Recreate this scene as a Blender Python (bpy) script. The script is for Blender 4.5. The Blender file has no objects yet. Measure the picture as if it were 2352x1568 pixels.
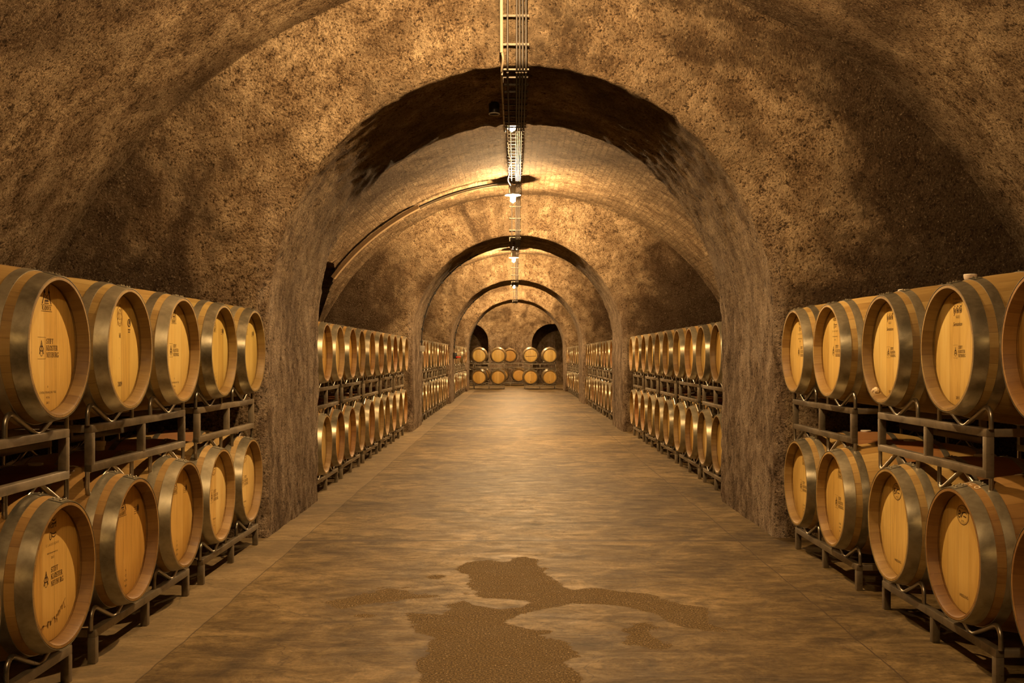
import bpy, bmesh, math, random
from mathutils import Vector, Matrix, noise, geometry
S = bpy.context.scene
COL = S.collection
PI = math.pi
random.seed(7)

# ------------------------------------------------------------------ camera, world, exposure
EYE = 1.34
cam = bpy.data.cameras.new('camera')
camo = bpy.data.objects.new('camera', cam); COL.objects.link(camo)
camo.location = (0, 0, EYE); camo.rotation_euler = (PI/2, 0, 0)
cam.sensor_width = 36; cam.lens = 36*2350/2352
cam.shift_x = -7/2352; cam.shift_y = 34/2352
cam.clip_start = 0.05; cam.clip_end = 200
S.camera = camo
w = bpy.data.worlds.new('cellar_dark'); S.world = w; w.use_nodes = True
w.node_tree.nodes['Background'].inputs[0].default_value = (0.02, 0.012, 0.006, 1)
w.node_tree.nodes['Background'].inputs[1].default_value = 0.3
S.view_settings.view_transform = 'Standard'; S.view_settings.look = 'None'
S.view_settings.exposure = 0.2; S.view_settings.gamma = 1.0
S.view_settings.use_curve_mapping = False
cy = S.cycles
cy.max_bounces = 4; cy.diffuse_bounces = 2; cy.glossy_bounces = 3; cy.transmission_bounces = 2
cy.use_denoising = True; cy.adaptive_threshold = 0.06
cy.caustics_reflective = False; cy.caustics_refractive = False
cy.sample_clamp_indirect = 6.0

LAMP_COL = (1.0, 0.62, 0.28)
LAMP_L = 5200.0                     # radiance of every glass bulb
LAMP_K = {0.8: 0.5, 6.0: 1.0, 11.4: 0.45, 16.7: 1.5, 22.0: 0.6, 27.3: 1.4, 32.6: 0.6, 37.4: 1.4, 43.4: 1.0, 47.3: 0.9}   # bulb strengths set one by one to balance the brightness
LAMPS = [0.8, 6.0, 11.4, 16.7, 22.0, 27.3, 32.6, 37.4, 43.4, 47.3]

# ------------------------------------------------------------------ helpers
def tag(o, label=None, cat=None, group=None, kind=None):
    if label: o['label'] = label
    if cat: o['category'] = cat
    if group: o['group'] = group
    if kind: o['kind'] = kind
    return o
def empty(name, loc=(0,0,0), rz=0.0):
    o = bpy.data.objects.new(name, None); COL.objects.link(o)
    o.location = loc; o.rotation_euler = (0, 0, rz); o.empty_display_size = 0.1
    return o
def link(name, bm, mats, parent=None, smooth=True, angle=0.6):
    me = bpy.data.meshes.new(name)
    bm.normal_update(); bm.to_mesh(me); bm.free()
    for m in (mats if isinstance(mats, (list, tuple)) else [mats]): me.materials.append(m)
    if smooth:
        for p in me.polygons: p.use_smooth = True
        try: me.set_sharp_from_angle(angle=angle)
        except Exception: pass
    o = bpy.data.objects.new(name, me); COL.objects.link(o)
    if parent: o.parent = parent
    return o
def copy_tree(o, parent=None):
    c = o.copy(); COL.objects.link(c); c.parent = parent
    for ch in o.children: copy_tree(ch, c)
    return c
def box(bm, x0, x1, y0, y1, z0, z1, bev=0.0):
    r = bmesh.ops.create_cube(bm, size=1.0)
    vs = r['verts']
    for v in vs:
        v.co = Vector(((x0+x1)/2 + v.co.x*(x1-x0), (y0+y1)/2 + v.co.y*(y1-y0), (z0+z1)/2 + v.co.z*(z1-z0)))
    if bev > 0:
        es = list({e for v in vs for e in v.link_edges})
        bmesh.ops.bevel(bm, geom=es, offset=bev, segments=2, affect='EDGES', profile=0.5)
def tube(bm, pts, r, n=8, caps=True):
    pts = [Vector(p) for p in pts]
    rings = []; up = None
    for i, p in enumerate(pts):
        a = pts[max(i-1, 0)]; b = pts[min(i+1, len(pts)-1)]
        d = (b-a).normalized()
        if up is None:
            up = Vector((0,0,1)) if abs(d.z) < 0.9 else Vector((1,0,0))
        s = d.cross(up)
        if s.length < 1e-5: s = d.orthogonal()
        s.normalize(); up = s.cross(d).normalized()
        k = 1.0
        if 0 < i < len(pts)-1:
            c = (p-a).normalized().dot((b-p).normalized()); k = 1/max(0.6, math.sqrt(max(0.0, (1+c)/2)))
        rings.append([bm.verts.new(p + (s*math.cos(t) + up*math.sin(t))*r*(k if abs(math.sin(t)) > .5 else 1)) for t in [2*PI*j/n for j in range(n)]])
    for A, B in zip(rings, rings[1:]):
        for j in range(n): bm.faces.new((A[j], A[(j+1)%n], B[(j+1)%n], B[j]))
    if caps:
        bm.faces.new(rings[0][::-1]); bm.faces.new(rings[-1])
def rounded(pts, r, n=4):
    pts = [Vector(p) for p in pts]; out = [pts[0]]
    for i in range(1, len(pts)-1):
        a, p, b = pts[i-1], pts[i], pts[i+1]
        q0 = p + (a-p).normalized()*min(r, (a-p).length*0.45); q1 = p + (b-p).normalized()*min(r, (b-p).length*0.45)
        for k in range(n+1):
            t = k/n; out.append(q0*(1-t)**2 + p*2*t*(1-t) + q1*t*t)
    out.append(pts[-1]); return out
def lathe_x(bm, prof, n=64, closed=False, uvl=None, u_off=0.0):
    """profile (x, r) turned about the local x axis; uv = (turn fraction, x)"""
    rings = [[bm.verts.new((x, r*math.cos(2*PI*j/n), r*math.sin(2*PI*j/n))) for j in range(n)] for x, r in prof]
    idx = list(range(len(prof)-1)) + ([len(prof)-1] if closed else [])
    for i in idx:
        A = rings[i]; k = (i+1) % len(prof); B = rings[k]
        for j in range(n):
            f = bm.faces.new((A[j], B[j], B[(j+1)%n], A[(j+1)%n]))
            if uvl:
                us = (j/n, j/n, (j+1)/n, (j+1)/n); xs = (prof[i][0], prof[k][0], prof[k][0], prof[i][0])
                for lp, u, x in zip(f.loops, us, xs): lp[uvl].uv = (u, x)
    return rings
def lathe_z(bm, prof, n=24, c=(0,0,0)):
    rings = [[bm.verts.new((c[0]+r*math.cos(2*PI*j/n), c[1]+r*math.sin(2*PI*j/n), c[2]+z)) for j in range(n)] for r, z in prof]
    for A, B in zip(rings, rings[1:]):
        for j in range(n): bm.faces.new((A[j], A[(j+1)%n], B[(j+1)%n], B[j]))
    return rings

# ------------------------------------------------------------------ materials
class NT:
    def __init__(s, name):
        s.m = bpy.data.materials.new(name); s.m.use_nodes = True
        s.t = s.m.node_tree; s.b = s.t.nodes['Principled BSDF']
    def n(s, typ, **kw):
        nd = s.t.nodes.new(typ)
        for k, v in kw.items():
            if k.startswith('_'): setattr(nd, k[1:], v)
        return nd
    def set(s, sock, v):
        if isinstance(v, bpy.types.NodeSocket): s.t.links.new(v, sock)
        else: sock.default_value = v
    def noise(s, vec, scale, detail=6, rough=0.6, dist=0.0):
        nd = s.n('ShaderNodeTexNoise'); s.set(nd.inputs['Vector'], vec)
        nd.inputs['Scale'].default_value = scale; nd.inputs['Detail'].default_value = detail
        nd.inputs['Roughness'].default_value = rough; nd.inputs['Distortion'].default_value = dist
        return nd.outputs['Fac']
    def voro(s, vec, scale, feat='F1', out='Distance'):
        nd = s.n('ShaderNodeTexVoronoi'); nd.feature = feat; s.set(nd.inputs['Vector'], vec)
        nd.inputs['Scale'].default_value = scale
        return nd.outputs[out]
    def math(s, op, a, b=0.0, c=None, clamp=False):
        nd = s.n('ShaderNodeMath'); nd.operation = op; nd.use_clamp = clamp
        s.set(nd.inputs[0], a); s.set(nd.inputs[1], b)
        if c is not None: s.set(nd.inputs[2], c)
        return nd.outputs[0]
    def mix(s, fac, a, b, blend='MIX'):
        nd = s.n('ShaderNodeMix'); nd.data_type = 'RGBA'; nd.blend_type = blend
        s.set(nd.inputs[0], fac)
        for sk, v in ((nd.inputs[6], a), (nd.inputs[7], b)):
            s.set(sk, v if isinstance(v, bpy.types.NodeSocket) else (*v, 1) if len(v) == 3 else v)
        return nd.outputs[2]
    def ramp(s, fac, stops):
        nd = s.n('ShaderNodeValToRGB'); s.set(nd.inputs[0], fac); e = nd.color_ramp.elements
        while len(e) < len(stops): e.new(0.5)
        for el, (p, c) in zip(e, stops):
            el.position = p; el.color = (c, c, c, 1) if isinstance(c, (int, float)) else (*c, 1)
        return nd.outputs[0]
    def step(s, v, lo, hi): return s.ramp(v, [(lo, 0.0), (hi, 1.0)])
    def mapr(s, vec, scale=(1,1,1), loc=(0,0,0)):
        nd = s.n('ShaderNodeMapping'); s.set(nd.inputs[0], vec)
        nd.inputs['Scale'].default_value = scale; nd.inputs['Location'].default_value = loc
        return nd.outputs[0]
    def obj(s): return s.n('ShaderNodeTexCoord').outputs['Object']
    def pos(s): return s.n('ShaderNodeNewGeometry').outputs['Position']
    def uv(s, name='uv'):
        nd = s.n('ShaderNodeUVMap'); nd.uv_map = name; return nd.outputs[0]
    def info(s, o): return s.n('ShaderNodeObjectInfo').outputs[o]
    def sep(s, v):
        nd = s.n('ShaderNodeSeparateXYZ'); s.set(nd.inputs[0], v); return nd.outputs
    def comb(s, x, y, z):
        nd = s.n('ShaderNodeCombineXYZ')
        for k, v in enumerate((x, y, z)): s.set(nd.inputs[k], v)
        return nd.outputs[0]
    def white(s, v):
        nd = s.n('ShaderNodeTexWhiteNoise'); nd.noise_dimensions = '3D'; s.set(nd.inputs[0], v); return nd.outputs['Value']
    def bump(s, h, dist, strength=1.0, normal=None):
        nd = s.n('ShaderNodeBump'); s.set(nd.inputs['Height'], h)
        nd.inputs['Distance'].default_value = dist; nd.inputs['Strength'].default_value = strength
        if normal is not None: s.set(nd.inputs['Normal'], normal)
        return nd.outputs[0]
    def out(s, col=None, rough=None, metal=None, normal=None, spec=None):
        b = s.b.inputs
        if col is not None: s.set(b['Base Color'], col if isinstance(col, bpy.types.NodeSocket) else (*col, 1))
        if rough is not None: s.set(b['Roughness'], rough)
        if metal is not None: s.set(b['Metallic'], metal)
        if normal is not None: s.set(b['Normal'], normal)
        if spec is not None: b['Specular IOR Level'].default_value = spec
        return s.m

def masonry(name, brick, mould_shade, bright=1.0, flavour=None):
    m = NT(name); P = m.pos(); uv = m.uv()
    big = m.noise(P, 0.6, 5, 0.65, 0.7)
    mid = m.noise(P, 3.2, 7, 0.72, 0.5)
    fine = m.noise(P, 15, 7, 0.78)
    grit = m.noise(P, 60, 3, 0.75)
    bt = m.n('ShaderNodeTexBrick'); su = m.sep(uv)
    v2 = m.comb(m.math('ADD', su[0], m.math('MULTIPLY', fine, 0.30)), m.math('ADD', su[1], m.math('MULTIPLY', fine, 0.12)), 0.0)
    m.set(bt.inputs['Vector'], v2)
    bt.inputs['Color1'].default_value = (1,1,1,1); bt.inputs['Color2'].default_value = (0.55,0.55,0.55,1); bt.inputs['Mortar'].default_value = (0.12,0.12,0.12,1)
    bt.inputs['Scale'].default_value = 1.0; bt.inputs['Mortar Size'].default_value = 0.016; bt.inputs['Mortar Smooth'].default_value = 0.9
    bt.inputs['Brick Width'].default_value = 0.27; bt.inputs['Row Height'].default_value = 0.085; bt.inputs['Bias'].default_value = 0.0
    bc = bt.outputs['Color']; bw = m.n('ShaderNodeRGBToBW'); m.set(bw.inputs[0], bc); bl = bw.outputs[0]
    bamt = m.math('MULTIPLY', m.step(mid, 0.38, 0.56), brick)
    q = m.math('ADD', m.math('MULTIPLY', mid, 0.45), m.math('ADD', m.math('MULTIPLY', fine, 0.38), m.math('MULTIPLY', grit, 0.17)))
    g = bright
    base = m.ramp(q, [(0.36, (0.07*g, 0.042*g, 0.020*g)), (0.45, (0.22*g, 0.145*g, 0.078*g)), (0.51, (0.42*g, 0.30*g, 0.175*g)), (0.60, (min(.9, 0.78*g), min(.8, 0.60*g), 0.38*g))])
    base = m.mix(bamt, base, m.mix(1.0, base, bc, 'MULTIPLY'))
    # dark mould blotches
    dirt_shade = m.step(m.math('ADD', m.math('MULTIPLY', big, 0.65), m.math('MULTIPLY', fine, 0.35)), 0.47, 0.60)
    sx = m.sep(P)
    if flavour == 'wall':      # mouldy, and the shade on the outer flanks is painted in
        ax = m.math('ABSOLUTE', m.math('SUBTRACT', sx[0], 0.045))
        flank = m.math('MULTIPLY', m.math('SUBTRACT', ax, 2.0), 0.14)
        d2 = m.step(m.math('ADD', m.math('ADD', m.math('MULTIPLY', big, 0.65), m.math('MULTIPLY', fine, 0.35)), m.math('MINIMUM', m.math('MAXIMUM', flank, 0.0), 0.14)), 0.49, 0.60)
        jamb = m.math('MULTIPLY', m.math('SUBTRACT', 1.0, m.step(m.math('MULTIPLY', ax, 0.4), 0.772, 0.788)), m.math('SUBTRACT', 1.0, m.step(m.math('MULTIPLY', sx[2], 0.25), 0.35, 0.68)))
        streak = m.math('ADD', m.math('MULTIPLY', m.noise(m.mapr(P, (1, 1, 0.42)), 8, 7, 0.78, 0.5), 0.6), m.math('MULTIPLY', m.noise(m.mapr(P, (1, 1, 0.5)), 1.6, 4, 0.7, 0.6), 0.4))
        pale = m.ramp(streak, [(0.40, (0.06, 0.038, 0.026)), (0.47, (0.28, 0.20, 0.14)), (0.54, (0.66, 0.52, 0.39)), (0.62, (0.92, 0.78, 0.62))])
        base = m.mix(m.math('MULTIPLY', jamb, 0.75), base, m.mix(0.12, pale, base))
        # light streaks along the cable run, painted in as an even band
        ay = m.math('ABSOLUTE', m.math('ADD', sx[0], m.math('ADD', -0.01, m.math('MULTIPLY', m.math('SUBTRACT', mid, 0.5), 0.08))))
        lit_strip = m.math('MULTIPLY', m.math('LESS_THAN', ay, 0.21), m.math('GREATER_THAN', sx[2], 3.52))
        base = m.mix(m.math('MULTIPLY', lit_strip, 0.7), base, (0.46, 0.34, 0.21))
        dirt_shade = m.math('MULTIPLY', d2, m.math('SUBTRACT', 1.0, m.math('MULTIPLY', jamb, 0.8)))
    if flavour == 'rough':     # shade painted dark by the cross wall and low on the vault
        vault_shade = m.math('MULTIPLY', m.math('SUBTRACT', 1.0, m.math('MULTIPLY', m.math('ABSOLUTE', m.math('SUBTRACT', sx[1], 7.5)), 2.6, clamp=True)), 0.12)
        vault_shade = m.math('ADD', vault_shade, m.math('MAXIMUM', 0.0, m.math('MULTIPLY', m.math('SUBTRACT', 2.7, sx[2]), 0.10)))
        dirt_shade = m.step(m.math('ADD', m.math('ADD', m.math('MULTIPLY', big, 0.65), m.math('MULTIPLY', fine, 0.35)), vault_shade), 0.49, 0.62)
    base = m.mix(m.math('MULTIPLY', dirt_shade, mould_shade), base, (0.060, 0.034, 0.016))
    base = m.mix(m.math('MULTIPLY', m.step(grit, 0.60, 0.70), 0.4), base, (0.85, 0.68, 0.45))
    base = m.mix(m.math('MULTIPLY', m.math('SUBTRACT', 1.0, m.step(grit, 0.36, 0.44)), 0.75), base, (0.025, 0.014, 0.006))
    pit = m.math('SUBTRACT', 1.0, m.step(fine, 0.385, 0.43))
    base = m.mix(m.math('MULTIPLY', pit, 0.6), base, (0.02, 0.011, 0.005))
    h = m.math('ADD', m.math('MULTIPLY', mid, 0.9), m.math('ADD', m.math('MULTIPLY', fine, 1.2), m.math('MULTIPLY', grit, 0.40)))
    h = m.math('ADD', h, m.math('MULTIPLY', m.math('MULTIPLY', bl, bamt), 0.30))
    return m.out(base, 0.92, 0, m.bump(h, 0.10, 1.0), 0.15)
M = {}
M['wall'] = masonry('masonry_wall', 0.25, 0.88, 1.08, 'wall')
M['vault'] = masonry('masonry_vault', 0.6, 0.6)
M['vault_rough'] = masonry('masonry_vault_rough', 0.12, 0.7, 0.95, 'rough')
M['niche'] = masonry('masonry_niche', 0.9, 1.0)

def mk_floor():
    m = NT('worn_concrete'); P = m.pos(); sp = m.sep(P)
    att = m.n('ShaderNodeAttribute'); att.attribute_name = 'worn'; wv = att.outputs['Fac']
    big = m.noise(P, 0.5, 5, 0.6, 0.5); mid = m.noise(m.mapr(P, (0.8, 1.0, 1)), 3.6, 9, 0.74, 0.7)
    drag = m.noise(m.mapr(P, (0.8, 2.0, 1)), 5.5, 7, 0.74, 0.6)
    fine = m.noise(P, 40, 5, 0.7)
    k = m.math('ADD', m.math('MULTIPLY', mid, 0.45), m.math('ADD', m.math('MULTIPLY', drag, 0.22), m.math('MULTIPLY', big, 0.33)))
    base = m.ramp(k, [(0.41, (0.045, 0.028, 0.010)), (0.465, (0.095, 0.062, 0.023)), (0.51, (0.150, 0.102, 0.040)), (0.59, (0.30, 0.215, 0.100))])
    base = m.mix(0.45, base, m.mix(1.0, base, m.ramp(fine, [(0.38, (0.35, 0.35, 0.35)), (0.5, (1, 1, 1)), (0.62, (1.0, 1.0, 1.0))]), 'MULTIPLY'))
    scuff = m.step(m.noise(m.mapr(P, (0.35, 3.0, 1), (4, 1, 0)), 6.0, 8, 0.8, 0.3), 0.55, 0.66)
    base = m.mix(m.math('MULTIPLY', scuff, 0.30), base, (0.34, 0.26, 0.15))
    track = m.step(m.noise(m.mapr(P, (2.2, 0.25, 1), (1, 7, 0)), 2.2, 7, 0.75, 0.4), 0.53, 0.63)
    base = m.mix(m.math('MULTIPLY', track, 0.25), base, (0.055, 0.036, 0.018))
    # worn patch: the screed has broken away to the dark aggregate
    edge = m.math('ADD', wv, m.math('MULTIPLY', m.math('SUBTRACT', m.noise(P, 5.5, 8, 0.75), 0.5), 0.9))
    patch = m.step(edge, 0.495, 0.515)
    lip = m.math('MULTIPLY', m.step(edge, 0.46, 0.50), m.math('SUBTRACT', 1.0, m.step(edge, 0.515, 0.56)))
    ag = m.noise(P, 110, 4, 0.75)
    agg = m.ramp(ag, [(0.40, (0.052, 0.033, 0.011)), (0.50, (0.130, 0.086, 0.031)), (0.60, (0.29, 0.20, 0.085))])
    spk = m.math('LESS_THAN', m.voro(P, 75), 0.17)
    spr = m.math('GREATER_THAN', m.white(m.voro(P, 75, out='Position')), 0.72)
    agg = m.mix(m.math('MULTIPLY', spk, spr), agg, (0.75, 0.6, 0.4))
    base = m.mix(m.math('MULTIPLY', lip, 0.45), base, (0.10, 0.065, 0.035))
    base = m.mix(patch, base, agg)
    # slab joints
    wob = m.math('MULTIPLY', m.math('SUBTRACT', m.noise(P, 1.5, 5), 0.5), 0.05)
    line = None
    for axis, c, wd in ((1, 7.44, 0.022), (1, 18.2, 0.03), (1, 28.9, 0.04), (0, -1.56, 0.004), (0, 1.62, 0.004), (1, 12.9, 0.012)):
        d = m.math('ABSOLUTE', m.math('SUBTRACT', m.math('ADD', sp[axis], wob), c))
        l = m.math('LESS_THAN', d, wd)
        line = l if line is None else m.math('MAXIMUM', line, l)
    cr = m.math('LESS_THAN', m.voro(m.comb(m.math('ADD', sp[0], m.math('MULTIPLY', big, 1.3)), m.math('ADD', sp[1], m.math('MULTIPLY', mid, 0.35)), 0.0), 0.9, 'DISTANCE_TO_EDGE'), 0.0022)
    line = m.math('MAXIMUM', m.math('MULTIPLY', line, 0.85), m.math('MULTIPLY', cr, 0.5))
    base = m.mix(line, base, (0.045, 0.028, 0.014))
    # paler trowelled border along the pillars
    bd = m.math('MULTIPLY', m.math('LESS_THAN', m.math('ADD', sp[0], wob), -1.56), 0.30)
    base = m.mix(bd, base, (0.36, 0.28, 0.17))
    rough = m.math('ADD', m.math('MULTIPLY', m.math('SUBTRACT', 1.0, drag), 0.5), m.math('ADD', 0.38, m.math('MULTIPLY', patch, 0.2)))
    h = m.math('ADD', m.math('MULTIPLY', mid, 0.5), m.math('ADD', m.math('MULTIPLY', fine, 0.10), m.math('MULTIPLY', m.math('MULTIPLY', ag, patch), 0.5)))
    h = m.math('SUBTRACT', h, m.math('ADD', m.math('MULTIPLY', patch, 0.25), m.math('MULTIPLY', line, 0.3)))
    return m.out(base, rough, 0, m.bump(h, 0.016, 0.9), 0.22)
M['floor'] = mk_floor()

def mk_staves():
    m = NT('oak_staves'); uv = m.sep(m.uv()); rnd = m.info('Random'); oc = m.info('Color')
    a = m.math('MULTIPLY', uv[0], 29.0)
    wob = m.math('ADD', a, m.math('MULTIPLY', m.white(m.math('FLOOR', a)), 0.25))
    cell = m.math('FLOOR', a); fr = m.math('FRACT', a)
    tone = m.white(m.comb(cell, rnd, 0.0))
    seam = m.math('MULTIPLY', m.math('LESS_THAN', m.math('MINIMUM', fr, m.math('SUBTRACT', 1.0, fr)), 0.012), 0.6)
    g = m.noise(m.comb(m.math('MULTIPLY', uv[0], 60.0), m.math('MULTIPLY', uv[1], 3.0), m.math('MULTIPLY', rnd, 40.0)), 2.0, 6, 0.65, 0.5)
    cross = m.noise(m.comb(m.math('MULTIPLY', uv[0], 9.0), m.math('MULTIPLY', uv[1], 150.0), rnd), 1.0, 3, 0.5)
    k = m.math('ADD', m.math('MULTIPLY', tone, 0.30), m.math('ADD', 0.12, m.math('MULTIPLY', g, 0.58)))
    c = m.ramp(k, [(0.15, (0.22, 0.125, 0.035)), (0.42, (0.36, 0.225, 0.065)), (0.60, (0.48, 0.325, 0.105)), (0.9, (0.62, 0.46, 0.18))])
    c = m.mix(m.math('MULTIPLY', cross, 0.25), c, (0.30, 0.17, 0.06))
    # wine-reddened belly round the bung
    x = m.math('ABSOLUTE', uv[1])
    belly = m.math('SUBTRACT', 1.0, m.step(m.math('MULTIPLY', x, 2.0), 0.20, 0.40))
    c = m.mix(m.math('MULTIPLY', belly, 0.75), c, (0.34, 0.14, 0.055))
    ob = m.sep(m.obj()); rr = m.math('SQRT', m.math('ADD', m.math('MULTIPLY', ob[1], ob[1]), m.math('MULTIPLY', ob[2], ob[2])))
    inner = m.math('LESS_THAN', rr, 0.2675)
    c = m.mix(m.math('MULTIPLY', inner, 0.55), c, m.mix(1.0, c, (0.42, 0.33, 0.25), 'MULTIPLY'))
    stain = m.step(m.noise(m.obj(), 5.0, 5, 0.6), 0.58, 0.72)
    c = m.mix(m.math('MULTIPLY', stain, 0.35), c, (0.20, 0.10, 0.04))
    c = m.mix(m.math('MULTIPLY', seam, 0.75), c, (0.06, 0.03, 0.012))
    c = m.mix(1.0, c, oc, 'MULTIPLY')
    h = m.math('SUBTRACT', m.math('MULTIPLY', g, 0.3), seam)
    return m.out(c, m.math('ADD', 0.42, m.math('MULTIPLY', g, 0.25)), 0, m.bump(h, 0.0012, 0.8), 0.4)
M['stave'] = mk_staves()
def mk_head():
    m = NT('oak_head'); o = m.sep(m.obj()); rnd = m.info('Random'); oc = m.info('Color')
    y = m.math('ADD', m.math('MULTIPLY', o[1], 9.5), m.math('MULTIPLY', rnd, 7.0))
    cell = m.math('FLOOR', y); fr = m.math('FRACT', y)
    tone = m.white(m.comb(cell, rnd, 1.0))
    seam = m.math('LESS_THAN', m.math('MINIMUM', fr, m.math('SUBTRACT', 1.0, fr)), 0.012)
    g = m.noise(m.comb(m.math('MULTIPLY', o[1], 34.0), m.math('MULTIPLY', rnd, 50.0), m.math('ADD', m.math('MULTIPLY', o[2], 2.4), m.math('MULTIPLY', cell, 3.7))), 1.6, 7, 0.62, 0.9)
    ray = m.noise(m.comb(m.math('MULTIPLY', o[1], 60.0), cell, m.math('MULTIPLY', o[2], 22.0)), 1.0, 3, 0.6, 1.0)
    k = m.math('ADD', m.math('MULTIPLY', tone, 0.34), m.math('MULTIPLY', g, 0.66))
    c = m.ramp(k, [(0.20, (0.58, 0.36, 0.09)), (0.42, (0.78, 0.53, 0.15)), (0.58, (0.87, 0.63, 0.20)), (0.85, (0.93, 0.74, 0.30))])
    c = m.mix(m.math('MULTIPLY', m.step(ray, 0.60, 0.72), 0.16), c, (0.9, 0.72, 0.36))
    knot = m.step(m.noise(m.comb(m.math('MULTIPLY', o[1], 30.0), rnd, m.math('MULTIPLY', o[2], 12.0)), 1.5, 2), 0.74, 0.78)
    c = m.mix(m.math('MULTIPLY', knot, 0.5), c, (0.30, 0.15, 0.04))
    c = m.mix(m.math('MULTIPLY', seam, 0.5), c, (0.30, 0.17, 0.05))
    c = m.mix(1.0, c, oc, 'MULTIPLY')
    h = m.math('SUBTRACT', m.math('MULTIPLY', g, 0.25), seam)
    return m.out(c, m.math('ADD', 0.38, m.math('MULTIPLY', g, 0.2)), 0, m.bump(h, 0.0008, 0.8), 0.45)
M['head'] = mk_head()
def mk_steel(name, col, r0, r1, metal, blot=0.5, dist=0.0008):
    m = NT(name); P = m.obj(); rnd = m.info('Random')
    n1 = m.noise(m.mapr(P, (1,1,1)), 7, 6, 0.65, 0.3); n2 = m.noise(P, 40, 4, 0.6)
    k = m.math('ADD', n1, m.math('MULTIPLY', m.math('SUBTRACT', rnd, 0.5), 0.22))
    c = m.ramp(k, [(0.3, tuple(v*0.55 for v in col)), (0.5, col), (0.7, tuple(min(1, v*1.4) for v in col))])
    rust = m.step(m.noise(m.mapr(P, (1,1,1), (9,9,9)), 30, 3, 0.6), 0.68, 0.74)
    c = m.mix(m.math('MULTIPLY', rust, blot), c, (0.09, 0.045, 0.02))
    return m.out(c, m.math('ADD', r0, m.math('MULTIPLY', m.math('ADD', m.math('MULTIPLY', n1, 0.6), m.math('MULTIPLY', rnd, 0.4)), r1-r0)), metal, m.bump(m.math('ADD', n1, m.math('MULTIPLY', n2, 0.2)), dist, 0.6), 0.5)
M['hoop'] = mk_steel('galvanised_hoop', (0.36, 0.33, 0.24), 0.22, 0.46, 0.75)
M['rack'] = mk_steel('rack_steel', (0.24, 0.20, 0.14), 0.38, 0.60, 0.6)
M['rod'] = mk_steel('rack_rod', (0.36, 0.33, 0.27), 0.22, 0.42, 0.9)
M['tray'] = mk_steel('tray_zinc', (0.07, 0.055, 0.035), 0.4, 0.6, 0.3)
def plain(name, col, rough=0.5, metal=0.0, emit=None, st=0.0):
    m = NT(name); n = m.noise(m.obj(), 30, 3)
    c = m.mix(n, tuple(v*0.85 for v in col), tuple(min(1, v*1.12) for v in col))
    m.out(c, rough, metal)
    if emit:
        m.b.inputs['Emission Color'].default_value = (*emit, 1); m.b.inputs['Emission Strength'].default_value = st
    return m.m
M['cable'] = plain('black_cable', (0.02, 0.015, 0.01), 0.6)
M['white_cable'] = plain('white_cable', (0.75, 0.70, 0.6), 0.45)
M['conduit'] = plain('grey_conduit', (0.30, 0.25, 0.18), 0.45)
M['bung'] = plain('white_silicone', (0.82, 0.76, 0.66), 0.5)
M['ink'] = plain('brown_ink', (0.075, 0.035, 0.010), 0.7)
M['faint'] = plain('faded_ink', (0.26, 0.14, 0.04), 0.7)
M['emboss'] = plain('pressed_wood', (0.50, 0.30, 0.08), 0.6)
M['chalk'] = plain('white_chalk', (0.75, 0.62, 0.42), 0.9)
M['stainm'] = plain('wine_stain', (0.42, 0.22, 0.05), 0.6)
M['yellow'] = plain('yellow_sticker', (0.9, 0.6, 0.02), 0.5)
M['board'] = plain('painted_duct', (0.36, 0.26, 0.15), 0.6)
M['shade'] = plain('white_enamel', (0.8, 0.78, 0.72), 0.35)
M['black'] = plain('black_plastic', (0.02, 0.018, 0.015), 0.4)
M['red'] = plain('red_plastic', (0.5, 0.04, 0.015), 0.4)
M['greybox'] = plain('grey_plastic', (0.30, 0.27, 0.22), 0.5)
for _k in set(LAMP_K.values()): M['bulb', _k] = plain('lit_glass', (1, 0.95, 0.85), 0.3, 0, LAMP_COL, LAMP_L*_k)
M['barwood'] = plain('bar_wood', (0.20, 0.10, 0.035), 0.6)
M['marble'] = plain('copper_tap', (0.12, 0.05, 0.02), 0.4)

# ------------------------------------------------------------------ the setting
VC, VZ, VR = 0.20, 0.22, 4.0          # vault: centre x, centre height, radius
AC, AZ, AR = 0.045, 1.62, 1.87        # arch openings: centre x, springing height, radius
BAYS = [(-1.1, 7.55), (9.50, 18.2), (20.2, 28.85), (30.8, 38.9), (41.0, 49.5)]
PIERS = [(-3.0, -1.1), (7.55, 9.50), (18.2, 20.2), (28.85, 30.8), (38.9, 41.0)]

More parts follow.
